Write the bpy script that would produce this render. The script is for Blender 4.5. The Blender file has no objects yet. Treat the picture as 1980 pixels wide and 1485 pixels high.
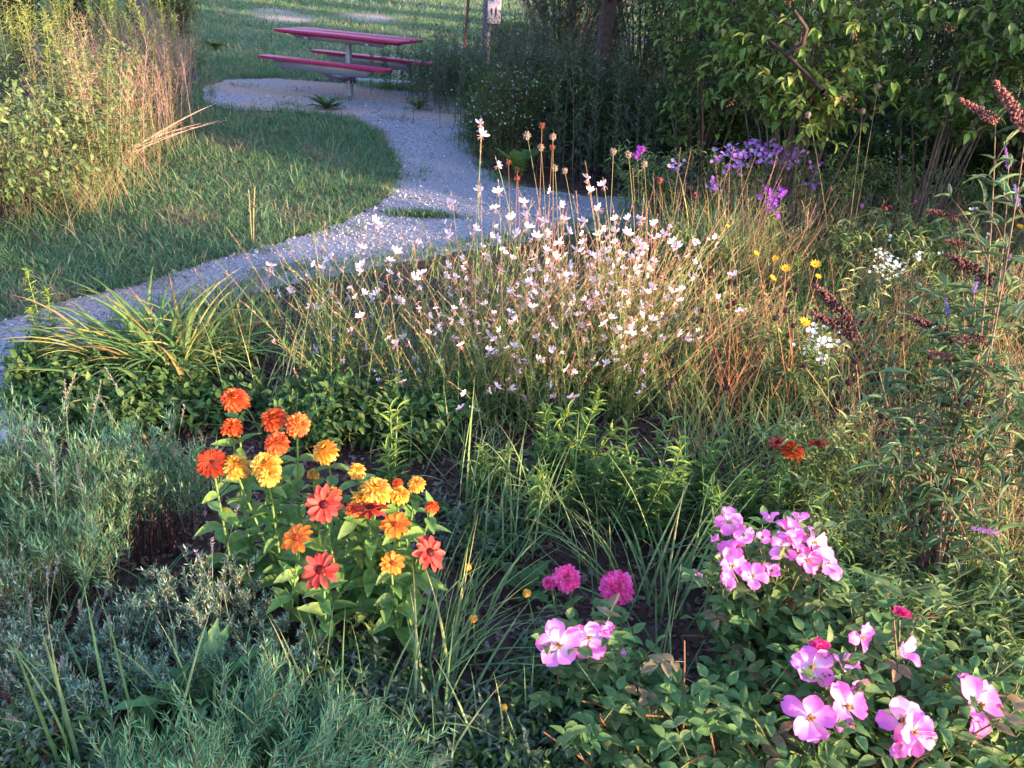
import bpy, math
import numpy as np
from mathutils import Matrix, Vector

rng = np.random.default_rng(11)
SC = bpy.context.scene
COL = SC.collection

# ------------------------------------------------------------------ camera, world, sun
CAM_H, PITCH, FPX, ROLL = 1.662, 0.459, 1622.6, 0.073
SUN_AZ = math.radians(121)      # compass style, clockwise from +Y (the viewing direction)
SUN_EL = math.radians(10)
SUN_STRENGTH, SKY_STRENGTH, EXPOSURE = 3.2, 0.15, 2.85

cp, sp_ = math.cos(PITCH), math.sin(PITCH)
fw = Vector((0, cp, -sp_)); upv = Vector((0, sp_, cp)); rt = Vector((1, 0, 0))
cr = rt*math.cos(ROLL) + upv*math.sin(ROLL)
cu = upv*math.cos(ROLL) - rt*math.sin(ROLL)
cam_data = bpy.data.cameras.new('camera')
cam = bpy.data.objects.new('camera', cam_data); COL.objects.link(cam)
cam_data.sensor_width = 36; cam_data.lens = FPX/1980*36
cam_data.clip_start = 0.05; cam_data.clip_end = 1000
m = Matrix.Identity(4)
for i in range(3):
    m[i][0], m[i][1], m[i][2] = cr[i], cu[i], -fw[i]
m[2][3] = CAM_H
cam.matrix_world = m
SC.camera = cam

w = bpy.data.worlds.new('World'); SC.world = w; w.use_nodes = True
nt = w.node_tree; bg = nt.nodes['Background']
sky = nt.nodes.new('ShaderNodeTexSky'); sky.sky_type = 'NISHITA'; sky.sun_disc = False
sky.sun_elevation = SUN_EL; sky.sun_rotation = SUN_AZ
sky.air_density = 1.3; sky.dust_density = 1.5; sky.ozone_density = 2.0
tint = nt.nodes.new('ShaderNodeVectorMath'); tint.operation = 'MULTIPLY'; tint.inputs[1].default_value = (.94, .92, 1.27)
nt.links.new(sky.outputs[0], tint.inputs[0]); nt.links.new(tint.outputs[0], bg.inputs[0]); bg.inputs[1].default_value = SKY_STRENGTH
sl = bpy.data.lights.new('sun', 'SUN'); sl.energy = SUN_STRENGTH; sl.angle = math.radians(0.6)
sl.color = (1.0, 0.69, 0.47)
so = bpy.data.objects.new('sun', sl); COL.objects.link(so)
sdir = Vector((math.sin(SUN_AZ)*math.cos(SUN_EL), math.cos(SUN_AZ)*math.cos(SUN_EL), math.sin(SUN_EL)))
so.rotation_euler = sdir.to_track_quat('Z', 'Y').to_euler(); so.location = sdir*40
SC.view_settings.view_transform = 'Standard'; SC.view_settings.look = 'None'
SC.view_settings.exposure = EXPOSURE; SC.view_settings.gamma = 1
SC.cycles.max_bounces = 6; SC.cycles.transparent_max_bounces = 4
SC.cycles.diffuse_bounces = 4; SC.cycles.transmission_bounces = 3

# ------------------------------------------------------------------ picture <-> world helpers
A = np.array
cr_, cu_, fw_ = A(cr), A(cu), A(fw)
def ray(u, v):
    d = fw_ + cr_*((u-990)/FPX) - cu_*((v-742.5)/FPX)
    return d
def G(u, v, z=0.0):
    d = ray(u, v); t = (z-CAM_H)/d[2]
    return A([d[0]*t, d[1]*t, z])
def D(u, v, y):
    d = ray(u, v); t = y/d[1]
    return A([d[0]*t, y, CAM_H+d[2]*t])
def PX(P):
    P = np.atleast_2d(P) - A([0, 0, CAM_H])
    z = P@fw_
    return np.c_[990+FPX*(P@cr_)/z, 742.5-FPX*(P@cu_)/z]
def hz(x, y):
    return 0.012*np.sin(x*1.3+.5)*np.cos(y*1.1) + 0.008*np.sin(x*.7-y*.9)
def inpoly(x, y, poly):
    poly = np.asarray(poly); n = len(poly); r = np.zeros(np.shape(x), bool); j = n-1
    for i in range(n):
        xi, yi = poly[i][:2]; xj, yj = poly[j][:2]
        c = ((yi > y) != (yj > y)) & (x < (xj-xi)*(y-yi)/(yj-yi+1e-12)+xi)
        r ^= c; j = i
    return r
def wpoly(pts): return A([G(u, v)[:2] for u, v in pts])
def norm(v): return v/np.maximum(np.linalg.norm(v, axis=-1, keepdims=True), 1e-9)
def U(a, b, n=None): return rng.uniform(a, b, n)
def jit(c, n, lum=.25, hue=.12):
    c = A(c, dtype=float)
    return np.clip(c*U(1-lum, 1+lum, (n, 1))*U(1-hue, 1+hue, (n, 3)), 0, 1)
def mixc(cols, n, lum=.2, hue=.1, p=None):
    cols = A(cols, dtype=float); k = rng.choice(len(cols), n, p=p)
    return np.clip(cols[k]*U(1-lum, 1+lum, (n, 1))*U(1-hue, 1+hue, (n, 3)), 0, 1)

# ------------------------------------------------------------------ materials
MATS = {}
def surf(name, rough=.6, trans=0.0, bump=0.0, nscale=60, nvar=.25, spec=.3, metal=0.0):
    if name in MATS: return MATS[name]
    M = bpy.data.materials.new(name); M.use_nodes = True; t = M.node_tree; N = t.nodes; L = t.links
    b = N['Principled BSDF']; out = N['Material Output']
    at = N.new('ShaderNodeAttribute'); at.attribute_name = 'Col'
    tc = N.new('ShaderNodeTexCoord'); no = N.new('ShaderNodeTexNoise'); no.inputs['Scale'].default_value = nscale
    no.inputs['Detail'].default_value = 4
    L.new(tc.outputs['Object'], no.inputs['Vector'])
    mr = N.new('ShaderNodeMapRange'); mr.inputs[1].default_value = .3; mr.inputs[2].default_value = .7
    mr.inputs[3].default_value = 1-nvar; mr.inputs[4].default_value = 1+nvar
    L.new(no.outputs['Fac'], mr.inputs[0])
    mx = N.new('ShaderNodeVectorMath'); mx.operation = 'SCALE'
    L.new(at.outputs['Color'], mx.inputs[0]); L.new(mr.outputs[0], mx.inputs['Scale'])
    if name in ('leaf', 'grass_blade', 'green_stem'):
        hm = N.new('ShaderNodeVectorMath'); hm.operation = 'MULTIPLY'; hm.inputs[1].default_value = (.97, 1.10, .84)
        L.new(mx.outputs[0], hm.inputs[0]); mx = hm
    if name == 'leaf':      # yellowed and brown blemishes
        n2 = N.new('ShaderNodeTexNoise'); n2.inputs['Scale'].default_value = 38; n2.inputs['Detail'].default_value = 2; L.new(tc.outputs['Object'], n2.inputs['Vector'])
        m2 = N.new('ShaderNodeMapRange'); m2.inputs[1].default_value = .64; m2.inputs[2].default_value = .70; L.new(n2.outputs['Fac'], m2.inputs[0])
        bl = N.new('ShaderNodeMix'); bl.data_type = 'RGBA'; L.new(m2.outputs[0], bl.inputs[0]); L.new(mx.outputs[0], bl.inputs[6])
        b2 = N.new('ShaderNodeVectorMath'); b2.operation = 'MULTIPLY'; b2.inputs[1].default_value = (1.9, 1.15, .7); L.new(mx.outputs[0], b2.inputs[0]); L.new(b2.outputs[0], bl.inputs[7])
        class _o: outputs = [bl.outputs[2]]
        mx = _o
    L.new(mx.outputs[0], b.inputs['Base Color'])
    b.inputs['Roughness'].default_value = rough; b.inputs['Specular IOR Level'].default_value = spec
    b.inputs['Metallic'].default_value = metal
    if bump:
        bp = N.new('ShaderNodeBump'); bp.inputs['Strength'].default_value = bump; bp.inputs['Distance'].default_value = .01
        L.new(no.outputs['Fac'], bp.inputs['Height']); L.new(bp.outputs[0], b.inputs['Normal'])
    if trans:
        tr = N.new('ShaderNodeBsdfTranslucent'); L.new(mx.outputs[0], tr.inputs['Color'])
        ms = N.new('ShaderNodeMixShader'); ms.inputs[0].default_value = trans
        L.new(b.outputs[0], ms.inputs[1]); L.new(tr.outputs[0], ms.inputs[2]); L.new(ms.outputs[0], out.inputs['Surface'])
    MATS[name] = M; return M
LEAF = surf('leaf', .6, .36, nscale=90, nvar=.22, spec=.18)
GRASS = surf('grass_blade', .65, .34, nscale=40, nvar=.2, spec=.15)
DRY = surf('dry_stalk', .8, .15, nscale=60, nvar=.3, spec=.15)
STEM = surf('green_stem', .55, .1, nscale=120, nvar=.2)
PETAL = surf('petal', .55, .3, nscale=160, nvar=.1, spec=.2)
BARK = surf('bark', .9, 0, bump=.8, nscale=25, nvar=.45, spec=.15)
STONE = surf('stone', .85, 0, bump=.5, nscale=30, nvar=.25, spec=.2)
CHIP = surf('bark_chip', .9, 0, bump=.4, nscale=120, nvar=.35, spec=.15)
PAINT = surf('red_coating', .6, 0, bump=.15, nscale=45, nvar=.25, spec=.25)
STEEL = surf('galvanised_steel', .45, 0, bump=.1, nscale=50, nvar=.18, spec=.5, metal=.5)
WOOD = surf('weathered_wood', .85, 0, bump=.4, nscale=35, nvar=.25, spec=.15)

# ------------------------------------------------------------------ mesh accumulator
class Geo:
    def __init__(s): s.v = []; s.q = []; s.t = []; s.c = []; s.n = 0
    def add(s, v, q=None, t=None, c=(.5, .5, .5)):
        v = np.asarray(v, float).reshape(-1, 3); c = np.broadcast_to(np.asarray(c, float), v.shape)
        s.v.append(v); s.c.append(c)
        if q is not None and len(q): s.q.append(np.asarray(q).reshape(-1, 4)+s.n)
        if t is not None and len(t): s.t.append(np.asarray(t).reshape(-1, 3)+s.n)
        s.n += len(v); return s
    def mesh(s, name, mat, org=(0, 0, 0), smooth=True):
        me = bpy.data.meshes.new(name)
        if not s.v: return me
        v = np.concatenate(s.v)-np.asarray(org, float); c = np.concatenate(s.c)
        q = np.concatenate(s.q) if s.q else np.zeros((0, 4), int); t = np.concatenate(s.t) if s.t else np.zeros((0, 3), int)
        me.vertices.add(len(v)); me.vertices.foreach_set('co', v.ravel().astype('f4'))
        nl = q.size+t.size; me.loops.add(nl)
        me.loops.foreach_set('vertex_index', np.r_[q.ravel(), t.ravel()].astype('i4'))
        me.polygons.add(len(q)+len(t))
        me.polygons.foreach_set('loop_start', np.r_[np.arange(len(q))*4, q.size+np.arange(len(t))*3].astype('i4'))
        me.polygons.foreach_set('use_smooth', np.full(len(q)+len(t), smooth))
        a = me.color_attributes.new('Col', 'FLOAT_COLOR', 'POINT')
        a.data.foreach_set('color', np.c_[c, np.ones(len(c))].ravel().astype('f4'))
        me.materials.append(mat); me.update(calc_edges=True); return me
    def build(s, name, mat, parent=None, org=(0, 0, 0), smooth=True):
        o = bpy.data.objects.new(name, s.mesh(name, mat, org, smooth)); COL.objects.link(o)
        if parent is not None: o.parent = parent
        elif any(org): o.location = org
        return o
def tag(o, label=None, cat=None, group=None, kind=None):
    for k, val in (('label', label), ('category', cat), ('group', group), ('kind', kind)):
        if val: o[k] = val
    return o
def thing(name, label, cat, loc=(0, 0, 0), rz=0, group=None):
    o = bpy.data.objects.new(name, None); COL.objects.link(o); o.empty_display_size = .05
    o.location = [float(a) for a in loc]; o.rotation_euler = (0, 0, rz)
    return tag(o, label, cat, group)
def dup(root, loc=None, rz=None, sc=None, label=None, group=None, tilt=(0, 0)):
    kids = KIDS.get(root.name, [])
    r = root.copy(); COL.objects.link(r)
    if loc is not None: r.location = [float(a) for a in loc]
    if rz is not None: r.rotation_euler = (tilt[0], tilt[1], rz)
    if sc is not None: r.scale = (sc, sc, sc)
    if label: r['label'] = label
    if group: r['group'] = group
    KIDS[r.name] = []
    for c in kids:
        d = c.copy(); COL.objects.link(d); d.parent = r; KIDS[r.name].append(d)
        for g in KIDS.get(c.name, []):
            e = g.copy(); COL.objects.link(e); e.parent = d; KIDS.setdefault(d.name, []).append(e)
    return r
KIDS = {}
def kid(parent, child):
    child.parent = parent; KIDS.setdefault(parent.name, []).append(child); return child
def put(mesh, name, parent, loc, M3=None, sc=1.0):
    o = bpy.data.objects.new(name, mesh); COL.objects.link(o); o.parent = parent
    mm = Matrix.Identity(3) if M3 is None else Matrix(M3.tolist())
    o.matrix_local = Matrix.Translation([float(a) for a in loc]) @ (mm*sc).to_4x4()
    return o

# scatter with first-use of the prototype
class Proto:
    def __init__(s, roots): s.r = roots; s.used = [False]*len(roots)
    def place(s, loc, rz=None, sc=1.0, label=None, group=None, k=None, tilt=(0, 0)):
        k = int(rng.integers(len(s.r))) if k is None else k
        rz = U(0, 6.28) if rz is None else rz
        if not s.used[k]:
            s.used[k] = True; r = s.r[k]
            r.location = [float(a) for a in loc]; r.rotation_euler = (tilt[0], tilt[1], rz); r.scale = (sc,)*3
            if label: r['label'] = label
            if group: r['group'] = group
            return r
        return dup(s.r[k], loc, rz, sc, label, group, tilt)
    def drop_unused(s):
        for k, u in enumerate(s.used):
            if not u:
                for c in KIDS.get(s.r[k].name, []):
                    for g in KIDS.get(c.name, []): bpy.data.objects.remove(g)
                    bpy.data.objects.remove(c)
                bpy.data.objects.remove(s.r[k])

# ------------------------------------------------------------------ templates and batch shapes
def leaf_tpl(n=4, prof='lance', fold=.25, droop=.25, notch=0., c=None, wave=0.):
    t = np.linspace(0, 1, n+1)
    if prof == 'lance': wd = np.sin(np.pi*np.clip(t, .02, .985)**.8)**.9
    elif prof == 'ovate': wd = np.sin(np.pi*np.clip(t, .03, .985)**.7)**.75
    elif prof == 'spoon': wd = np.interp(t, [0, .15, .5, .8, .93, 1], [.25, .4, .82, 1, .8, .35])
    elif prof == 'heart': wd = np.interp(t, [0, .2, .55, .8, 1], [.18, .55, .95, 1., .72])
    elif prof == 'strip': wd = np.interp(t, [0, .3, .7, 1], [.7, 1, .8, .12])
    v = []; cc = []
    for i, (ti, wi) in enumerate(zip(t, wd)):
        z = -droop*ti**2 + .0
        lift = fold*wi*.5
        e = wave*math.sin(i*2.4)
        v += [(-wi/2, ti+(notch if i == n else 0), z+lift+e), (0, ti-(notch if i == n else 0), z), (wi/2, ti+(notch if i == n else 0), z+lift-e)]
        k = 1. if c is None else None
        cc += [[1, 1, 1]]*3 if c is None else [list(np.array(c[0])*(1-ti)+np.array(c[1])*ti)]*3
    q = []
    for i in range(n):
        a = 3*i
        q += [(a, a+1, a+4, a+3), (a+1, a+2, a+5, a+4)]
    return dict(v=A(v), q=A(q), t=None, c=A(cc, dtype=float))
T_LANCE = leaf_tpl(4, 'lance'); T_LANCE3 = leaf_tpl(3, 'lance', droop=.35)
T_OVATE = leaf_tpl(5, 'ovate', .3, .3); T_OV3 = leaf_tpl(3, 'ovate', .2, .2)
T_STRIP = dict(v=A([(-.5, 0, 0), (.5, 0, 0), (-.45, .55, .03), (.45, .55, .03), (0, 1, 0)], dtype=float), q=A([(0, 1, 3, 2)]), t=A([(2, 3, 4)]), c=np.ones((5, 3)))
T_TRI = dict(v=A([(-.5, .3, 0), (.5, .3, 0), (0, 1, 0), (0, 0, 0)], dtype=float), q=A([(3, 1, 2, 0)]), t=None, c=np.ones((4, 3)))
def sphere_tpl(nu=6, nv=4):
    v = [(0, 0, 1)]; q = []; t = []
    for j in range(1, nv):
        a = math.pi*j/nv
        for i in range(nu):
            b = 2*math.pi*i/nu; v.append((math.sin(a)*math.cos(b), math.sin(a)*math.sin(b), math.cos(a)))
    v.append((0, 0, -1)); last = len(v)-1
    for i in range(nu):
        i2 = (i+1) % nu; t.append((0, 1+i, 1+i2)); t.append((last, last-nu+i2, last-nu+i))
        for j in range(nv-2):
            a = 1+j*nu; q.append((a+i, a+nu+i, a+nu+i2, a+i2))
    return dict(v=A(v, dtype=float), q=A(q), t=A(t), c=np.ones((len(v), 3)))
T_BALL = sphere_tpl(); T_BALL2 = sphere_tpl(12, 8)
T_OCT = sphere_tpl(4, 2)
T_BOX = dict(v=A([(x, y, z) for x in (-.5, .5) for y in (-.5, .5) for z in (-.5, .5)], dtype=float),
             q=A([(0, 1, 3, 2), (4, 6, 7, 5), (0, 4, 5, 1), (2, 3, 7, 6), (0, 2, 6, 4), (1, 5, 7, 3)]), t=None, c=np.ones((8, 3)))
def stamp(g, tp, M, T, C):
    M = np.asarray(M); T = np.asarray(T); n = len(T); k = len(tp['v'])
    if n == 0: return
    V = np.einsum('nij,kj->nki', M, tp['v'])+T[:, None]
    C = np.broadcast_to(np.asarray(C, float), (n, 3))
    CC = C[:, None]*tp['c'][None]
    off = (np.arange(n)*k)[:, None, None]
    g.add(V, q=None if tp['q'] is None else tp['q'][None]+off, t=None if tp['t'] is None else tp['t'][None]+off, c=CC.reshape(-1, 3))
def frames(d, up, L, W):
    y = norm(d); up = np.broadcast_to(up, y.shape)
    x = np.cross(y, up); bad = np.linalg.norm(x, axis=-1) < 1e-3; x[bad] = [1, 0, 0]; x = norm(x); z = np.cross(x, y)
    L = np.broadcast_to(L, len(y)); W = np.broadcast_to(W, len(y))
    return np.stack([x*W[:, None], y*L[:, None], z*L[:, None]], -1)
def rndrot(n, s):
    q = norm(rng.normal(size=(n, 4))); a, b, c, d = q.T
    R = np.stack([np.stack([1-2*(c*c+d*d), 2*(b*c-a*d), 2*(b*d+a*c)], -1), np.stack([2*(b*c+a*d), 1-2*(b*b+d*d), 2*(c*d-a*b)], -1), np.stack([2*(b*d-a*c), 2*(c*d+a*b), 1-2*(b*b+c*c)], -1)], 1)
    return R*np.asarray(s)[..., None, :] if np.ndim(s) == 2 else R*np.asarray(s).reshape(-1, 1, 1)
def curves(base, az, th0, bend, L, S=5, pw=1.3, wob=0.):
    n = len(base); t = (np.arange(S)+.5)/S
    f = lambda a: np.broadcast_to(np.asarray(a, float), n)[:, None]
    th = f(th0)+f(bend)*t**pw; az = f(az)+np.zeros((n, S))
    if wob: az = az+np.cumsum(rng.normal(0, wob, (n, S)), 1); th = th+rng.normal(0, wob*.5, (n, S))
    d = np.stack([np.sin(th)*np.cos(az), np.sin(th)*np.sin(az), np.cos(th)], -1)
    P = np.concatenate([np.zeros((n, 1, 3)), np.cumsum(d*f(L)[..., None]/S, 1)], 1)
    return P+np.asarray(base)[:, None]
def beziers(P0, P1, P2, S=6):
    t = np.linspace(0, 1, S+1)[None, :, None]
    return (1-t)**2*P0[:, None]+2*t*(1-t)*P1[:, None]+t*t*P2[:, None]
def tang(P):
    d = np.empty_like(P); d[:, 1:-1] = P[:, 2:]-P[:, :-2]; d[:, 0] = P[:, 1]-P[:, 0]; d[:, -1] = P[:, -1]-P[:, -2]
    return norm(d)
def ribbons(g, P, W, C, prof='blade', C2=None, twist=.6, fold=False):
    n, S = P.shape[:2]; t = np.linspace(0, 1, S)
    pr = {'blade': np.interp(t, [0, .25, .6, 1], [.6, 1, .8, .04]), 'flat': np.ones(S), 'taper': 1-t*.7}[prof]
    d = tang(P); dd = P[:, -1]-P[:, 0]; az = np.arctan2(dd[:, 1], dd[:, 0])+np.pi/2+U(-twist, twist, n)
    s = np.stack([np.cos(az), np.sin(az), np.zeros(n)], -1)[:, None]+0*P
    s = norm(s-(s*d).sum(-1, keepdims=True)*d)
    h = (np.broadcast_to(W, n)[:, None]*pr/2)[..., None]*s
    C = np.broadcast_to(C, (n, 3))[:, None]+np.zeros((n, S, 3))
    if C2 is not None: C = C*(1-t)[None, :, None]**1+np.broadcast_to(C2, (n, 3))[:, None]*t[None, :, None]
    i = np.arange(S-1)
    if fold:
        nn = np.cross(s, d)*np.linalg.norm(h, axis=-1, keepdims=True)*.6
        V = np.stack([P-h+nn, P, P+h+nn], 2).reshape(-1, 3); a = (np.arange(n)[:, None]*S*3+3*i).ravel()
        q = np.r_[np.c_[a, a+1, a+4, a+3], np.c_[a+1, a+2, a+5, a+4]]; g.add(V, q=q, c=np.repeat(C, 3, axis=1).reshape(-1, 3) if False else np.repeat(C.reshape(-1, 3), 3, 0))
    else:
        V = np.stack([P-h, P+h], 2).reshape(-1, 3); a = (np.arange(n)[:, None]*S*2+2*i).ravel()
        g.add(V, q=np.c_[a, a+1, a+3, a+2], c=np.repeat(C.reshape(-1, 3), 2, 0))
def tubes(g, P, R0, R1, C, k=3, C2=None, rad=None):
    n, S = P.shape[:2]; t = np.linspace(0, 1, S); d = tang(P)
    ref = np.broadcast_to(A([1., .13, 0.]), d.shape); a = norm(np.cross(d, ref)); b = np.cross(d, a)
    r = np.broadcast_to(R0, n)[:, None]*(1-t)+np.broadcast_to(R1, n)[:, None]*t
    if rad is not None: r = r*rad
    ang = np.arange(k)*2*np.pi/k
    V = P[:, :, None]+r[..., None, None]*(a[:, :, None]*np.cos(ang)[:, None]+b[:, :, None]*np.sin(ang)[:, None])
    C = np.broadcast_to(C, (n, 3))[:, None]+np.zeros((n, S, 3))
    if C2 is not None: C = C*(1-t)[None, :, None]+np.broadcast_to(C2, (n, 3))[:, None]*t[None, :, None]
    base = (np.arange(n)*S*k)[:, None, None]; i = (np.arange(S-1)*k)[None, :, None]; j = np.arange(k)[None, None]; j2 = (j+1) % k
    q = np.stack([base+i+j, base+i+j2, base+i+k+j2, base+i+k+j], -1)
    g.add(V, q=q, c=np.repeat(C.reshape(-1, 3), k, 0))
def along(P, T):
    S = P.shape[1]-1; x = np.clip(T, 0, .9999)*S; i = x.astype(int); f = (x-i)[..., None]
    r = np.arange(len(P))[:, None]
    return P[r, i]*(1-f)+P[r, i+1]*f, norm(P[r, i+1]-P[r, i])
def leaves_on(g, P, tp, m, t0, t1, L, W, ang, C, Ltip=1., droop=0., pairs=False, jitter=.25, up=(0, 0, 1)):
    n = len(P); T = np.linspace(t0, t1, m)[None]+U(-.5, .5, (n, m))*(t1-t0)/m*.8
    if pairs: T = np.repeat(np.linspace(t0, t1, m//2), 2)[None][:, :m]+np.zeros((n, 1)); m = T.shape[1]
    pos, tn = along(P, T); ph = U(0, 6.28, (n, 1))+(np.arange(m)[None]*2.4 if not pairs else (np.arange(m)//2)*1.5708+(np.arange(m) % 2)*np.pi)
    ph = ph+rng.normal(0, .15, (n, m))
    a = norm(np.cross(tn, np.broadcast_to(A([.93, .31, .1]), tn.shape))); b = np.cross(tn, a)
    rad = a*np.cos(ph)[..., None]+b*np.sin(ph)[..., None]
    an = (ang+rng.normal(0, jitter, (n, m)))[..., None]
    d = tn*np.cos(an)+rad*np.sin(an); d[..., 2] -= droop
    k = (1+(Ltip-1)*(T-t0)/(t1-t0+1e-6))*U(.75, 1.2, (n, m)); k = k.ravel()
    d = d.reshape(-1, 3); nn = len(d)
    upn = norm(A(up)+rng.normal(0, .25, (nn, 3)))
    Cc = C(nn) if callable(C) else C
    stamp(g, tp, frames(d, upn, L*k, W*k), pos.reshape(-1, 3), Cc)
def ring_az(n): return np.arange(n)*2*np.pi/n

# ------------------------------------------------------------------ GROUND
PATH = wpoly([(-700, 700), (-200, 655), (0, 622), (120, 588), (250, 562), (370, 520), (500, 478), (620, 445), (730, 400), (772, 352), (765, 300), (735, 258), (690, 232), (560, 217), (440, 213), (395, 196), (385, 172), (440, 155), (560, 150), (760, 150), (900, 155), (1090, 168), (1340, 178), (1340, 236), (1100, 245), (905, 240), (895, 262), (930, 322), (1000, 358), (1150, 382), (1400, 395), (1430, 425), (1250, 445), (1080, 462), (900, 490), (700, 528), (560, 560), (420, 590), (300, 620), (205, 660), (150, 720), (150, 790), (110, 840), (0, 870), (-300, 950), (-800, 1100)])
LAWN = wpoly([(-900, 480), (0, 440), (380, 160), (420, 60), (330, 0), (1010, 0), (1000, 60), (920, 150), (700, 152), (470, 154), (390, 170), (398, 200), (440, 214), (560, 218), (690, 234), (735, 260), (765, 300), (772, 352), (730, 400), (620, 445), (500, 478), (370, 520), (250, 562), (120, 590), (0, 624), (-900, 720)])
def path_noise(x, y, a=.03): return a*(np.sin(x*3.1+np.sin(y*2.7))+.7*np.sin(y*6.3+2*np.sin(x*5))+.5*np.sin(x*23+y*19)+.4*np.sin(x*41-y*37))
def on_path(x, y, a=.025): return inpoly(x+path_noise(x, y, a), y+path_noise(y+3, x, a), PATH)
def on_lawn(x, y): return (inpoly(x, y, LAWN) | inpoly(x, y, PATH) & (inpoly(x-.09, y+.10, LAWN) | inpoly(x-.05, y-.1, LAWN)) | (y > 13.2)) & ~on_path(x, y, .02)

def axis(lo, hi, st, far):
    a = np.arange(lo, hi+1e-6, st); o = st*1.35**np.arange(1, 22); o = np.cumsum(o); o = o[o < far]
    return np.r_[lo-o[::-1], a, hi+o]
xs = axis(-9, 9, .12, 260); ys = axis(0, 16, .12, 260)
X, Y = np.meshgrid(xs, ys); Z = hz(X, Y)
n0, n1 = X.shape
I = np.arange(n0*n1).reshape(n0, n1)
lawn = (inpoly(X, Y, LAWN) | (inpoly(X, Y, PATH)) | (Y > 13.2) | (X < -9))
big = np.sin(X*.9+1.2*np.sin(Y*.5))*np.sin(Y*.45+.8*np.sin(X*.6))
cl = A([.075, .095, .04])*(1-.0*big)[..., None]
bare = np.clip(np.sin(X*.55+2)*np.cos(Y*.33+.4)+.45*np.sin(X*1.7+Y*.8)-.55, 0, 1)[..., None]*2.2
bare = np.clip(bare, 0, 1)*((Y > 12) & (Y < 30))[..., None]
cl = cl*(1-bare)+A([.30, .23, .18])*bare
cs = A([.055, .035, .026])
gc = np.where(lawn[..., None], cl, cs+0*cl)
g = Geo(); g.add(np.stack([X, Y, Z], -1), q=np.stack([I[:-1, :-1], I[:-1, 1:], I[1:, 1:], I[1:, :-1]], -1), c=gc.reshape(-1, 3))
SOIL = surf('soil', .95, 0, bump=.9, nscale=14, nvar=.45, spec=.1)
tag(g.build('ground', SOIL), kind='structure')

st = .03
px = np.arange(-8, 5, st); py = np.arange(2, 13.6, st); Xp, Yp = np.meshgrid(px, py)
mask = on_path(Xp+st/2, Yp+st/2)[:-1, :-1]
Zp = hz(Xp, Yp)+.006
I = np.arange(Xp.size).reshape(Xp.shape); qq = np.stack([I[:-1, :-1], I[:-1, 1:], I[1:, 1:], I[1:, :-1]], -1)[mask]
def dirt_at(x, y):
    d = np.clip(.55+.8*np.sin(x*1.9+np.sin(y*2.1))*np.sin(y*2.9+x)+.3*np.sin(x*7+y*5)*np.sin(y*9-x*3), 0, 1)*np.clip((y-9.2)/1.0, 0, 1)
    return np.maximum(d, 1.1*np.exp(-((x+2.65)**2/.8+(y-4.1)**2/.3)))
dirt = np.clip(dirt_at(Xp, Yp), 0, 1)
pc = A([.22, .215, .23])*(1-dirt[..., None])+A([.30, .21, .165])*dirt[..., None]
g = Geo(); g.add(np.stack([Xp, Yp, Zp], -1), q=qq, c=pc.reshape(-1, 3))
GRAV = surf('gravel_bed', .95, 0, bump=1.0, nscale=55, nvar=.4, spec=.1)
tag(g.build('gravel_path', GRAV), kind='structure')

# loose gravel
g = Geo(); N = 130000
x = U(-5, 3.2, N); y = 2.6+(U(0, 1, N)**1.5)*9.5; k = on_path(x, y) & (U(0, 1, N) > .85*dirt_at(x, y)) & (np.sin(x*2.7+y*4.1)*np.sin(y*3.3-x*2.2)+.6*np.sin(x*13)*np.sin(y*11) > U(-1.8, .5, N))
x, y = x[k], y[k]; n = len(x); s = U(.003, .008, n)*(1+(U(0, 1, n) < .05)*1.2)
stamp(g, T_OCT, rndrot(n, np.c_[s*1.2, s, s*.75]), np.c_[x, y, hz(x, y)+.006+s*.4], mixc([(.26, .255, .27), (.36, .35, .355), (.17, .165, .175), (.22, .19, .175)], n, .25, .04))
tag(g.build('gravel', STONE, smooth=False), 'pale crushed limestone gravel loose on the winding path', 'gravel', kind='stuff')

# bark mulch in the bed
g = Geo(); N = 30000
x = U(-2.2, 3.2, N); y = 1.1+U(0, 1, N)**1.2*3.4; k = ~on_path(x, y, .02) & ~inpoly(x, y, LAWN); x, y = x[k], y[k]; n = len(x)
s = np.c_[U(.008, .032, n), U(.005, .014, n), U(.002, .006, n)]
R = rndrot(n, s); fl = U(0, 1, n) < .75
az = U(0, 6.28, n); ti = rng.normal(0, .3, n)
Fl = np.stack([np.c_[np.cos(az), np.sin(az), ti]*s[:, :1], np.c_[-np.sin(az), np.cos(az), ti*.5]*s[:, 1:2], np.c_[-ti, ti*.3, np.ones(n)]*s[:, 2:]], -1)
R[fl] = Fl[fl]
stamp(g, T_BOX, R, np.c_[x, y, hz(x, y)+U(.003, .018, n)], mixc([(.10, .055, .04), (.06, .035, .03), (.17, .10, .075), (.22, .17, .15)], n, .3, .06, p=[.4, .3, .22, .08]))
tag(g.build('bark_mulch', CHIP, smooth=False), 'dark reddish brown shredded bark covering the bed between the plants', 'mulch', kind='stuff')

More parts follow.
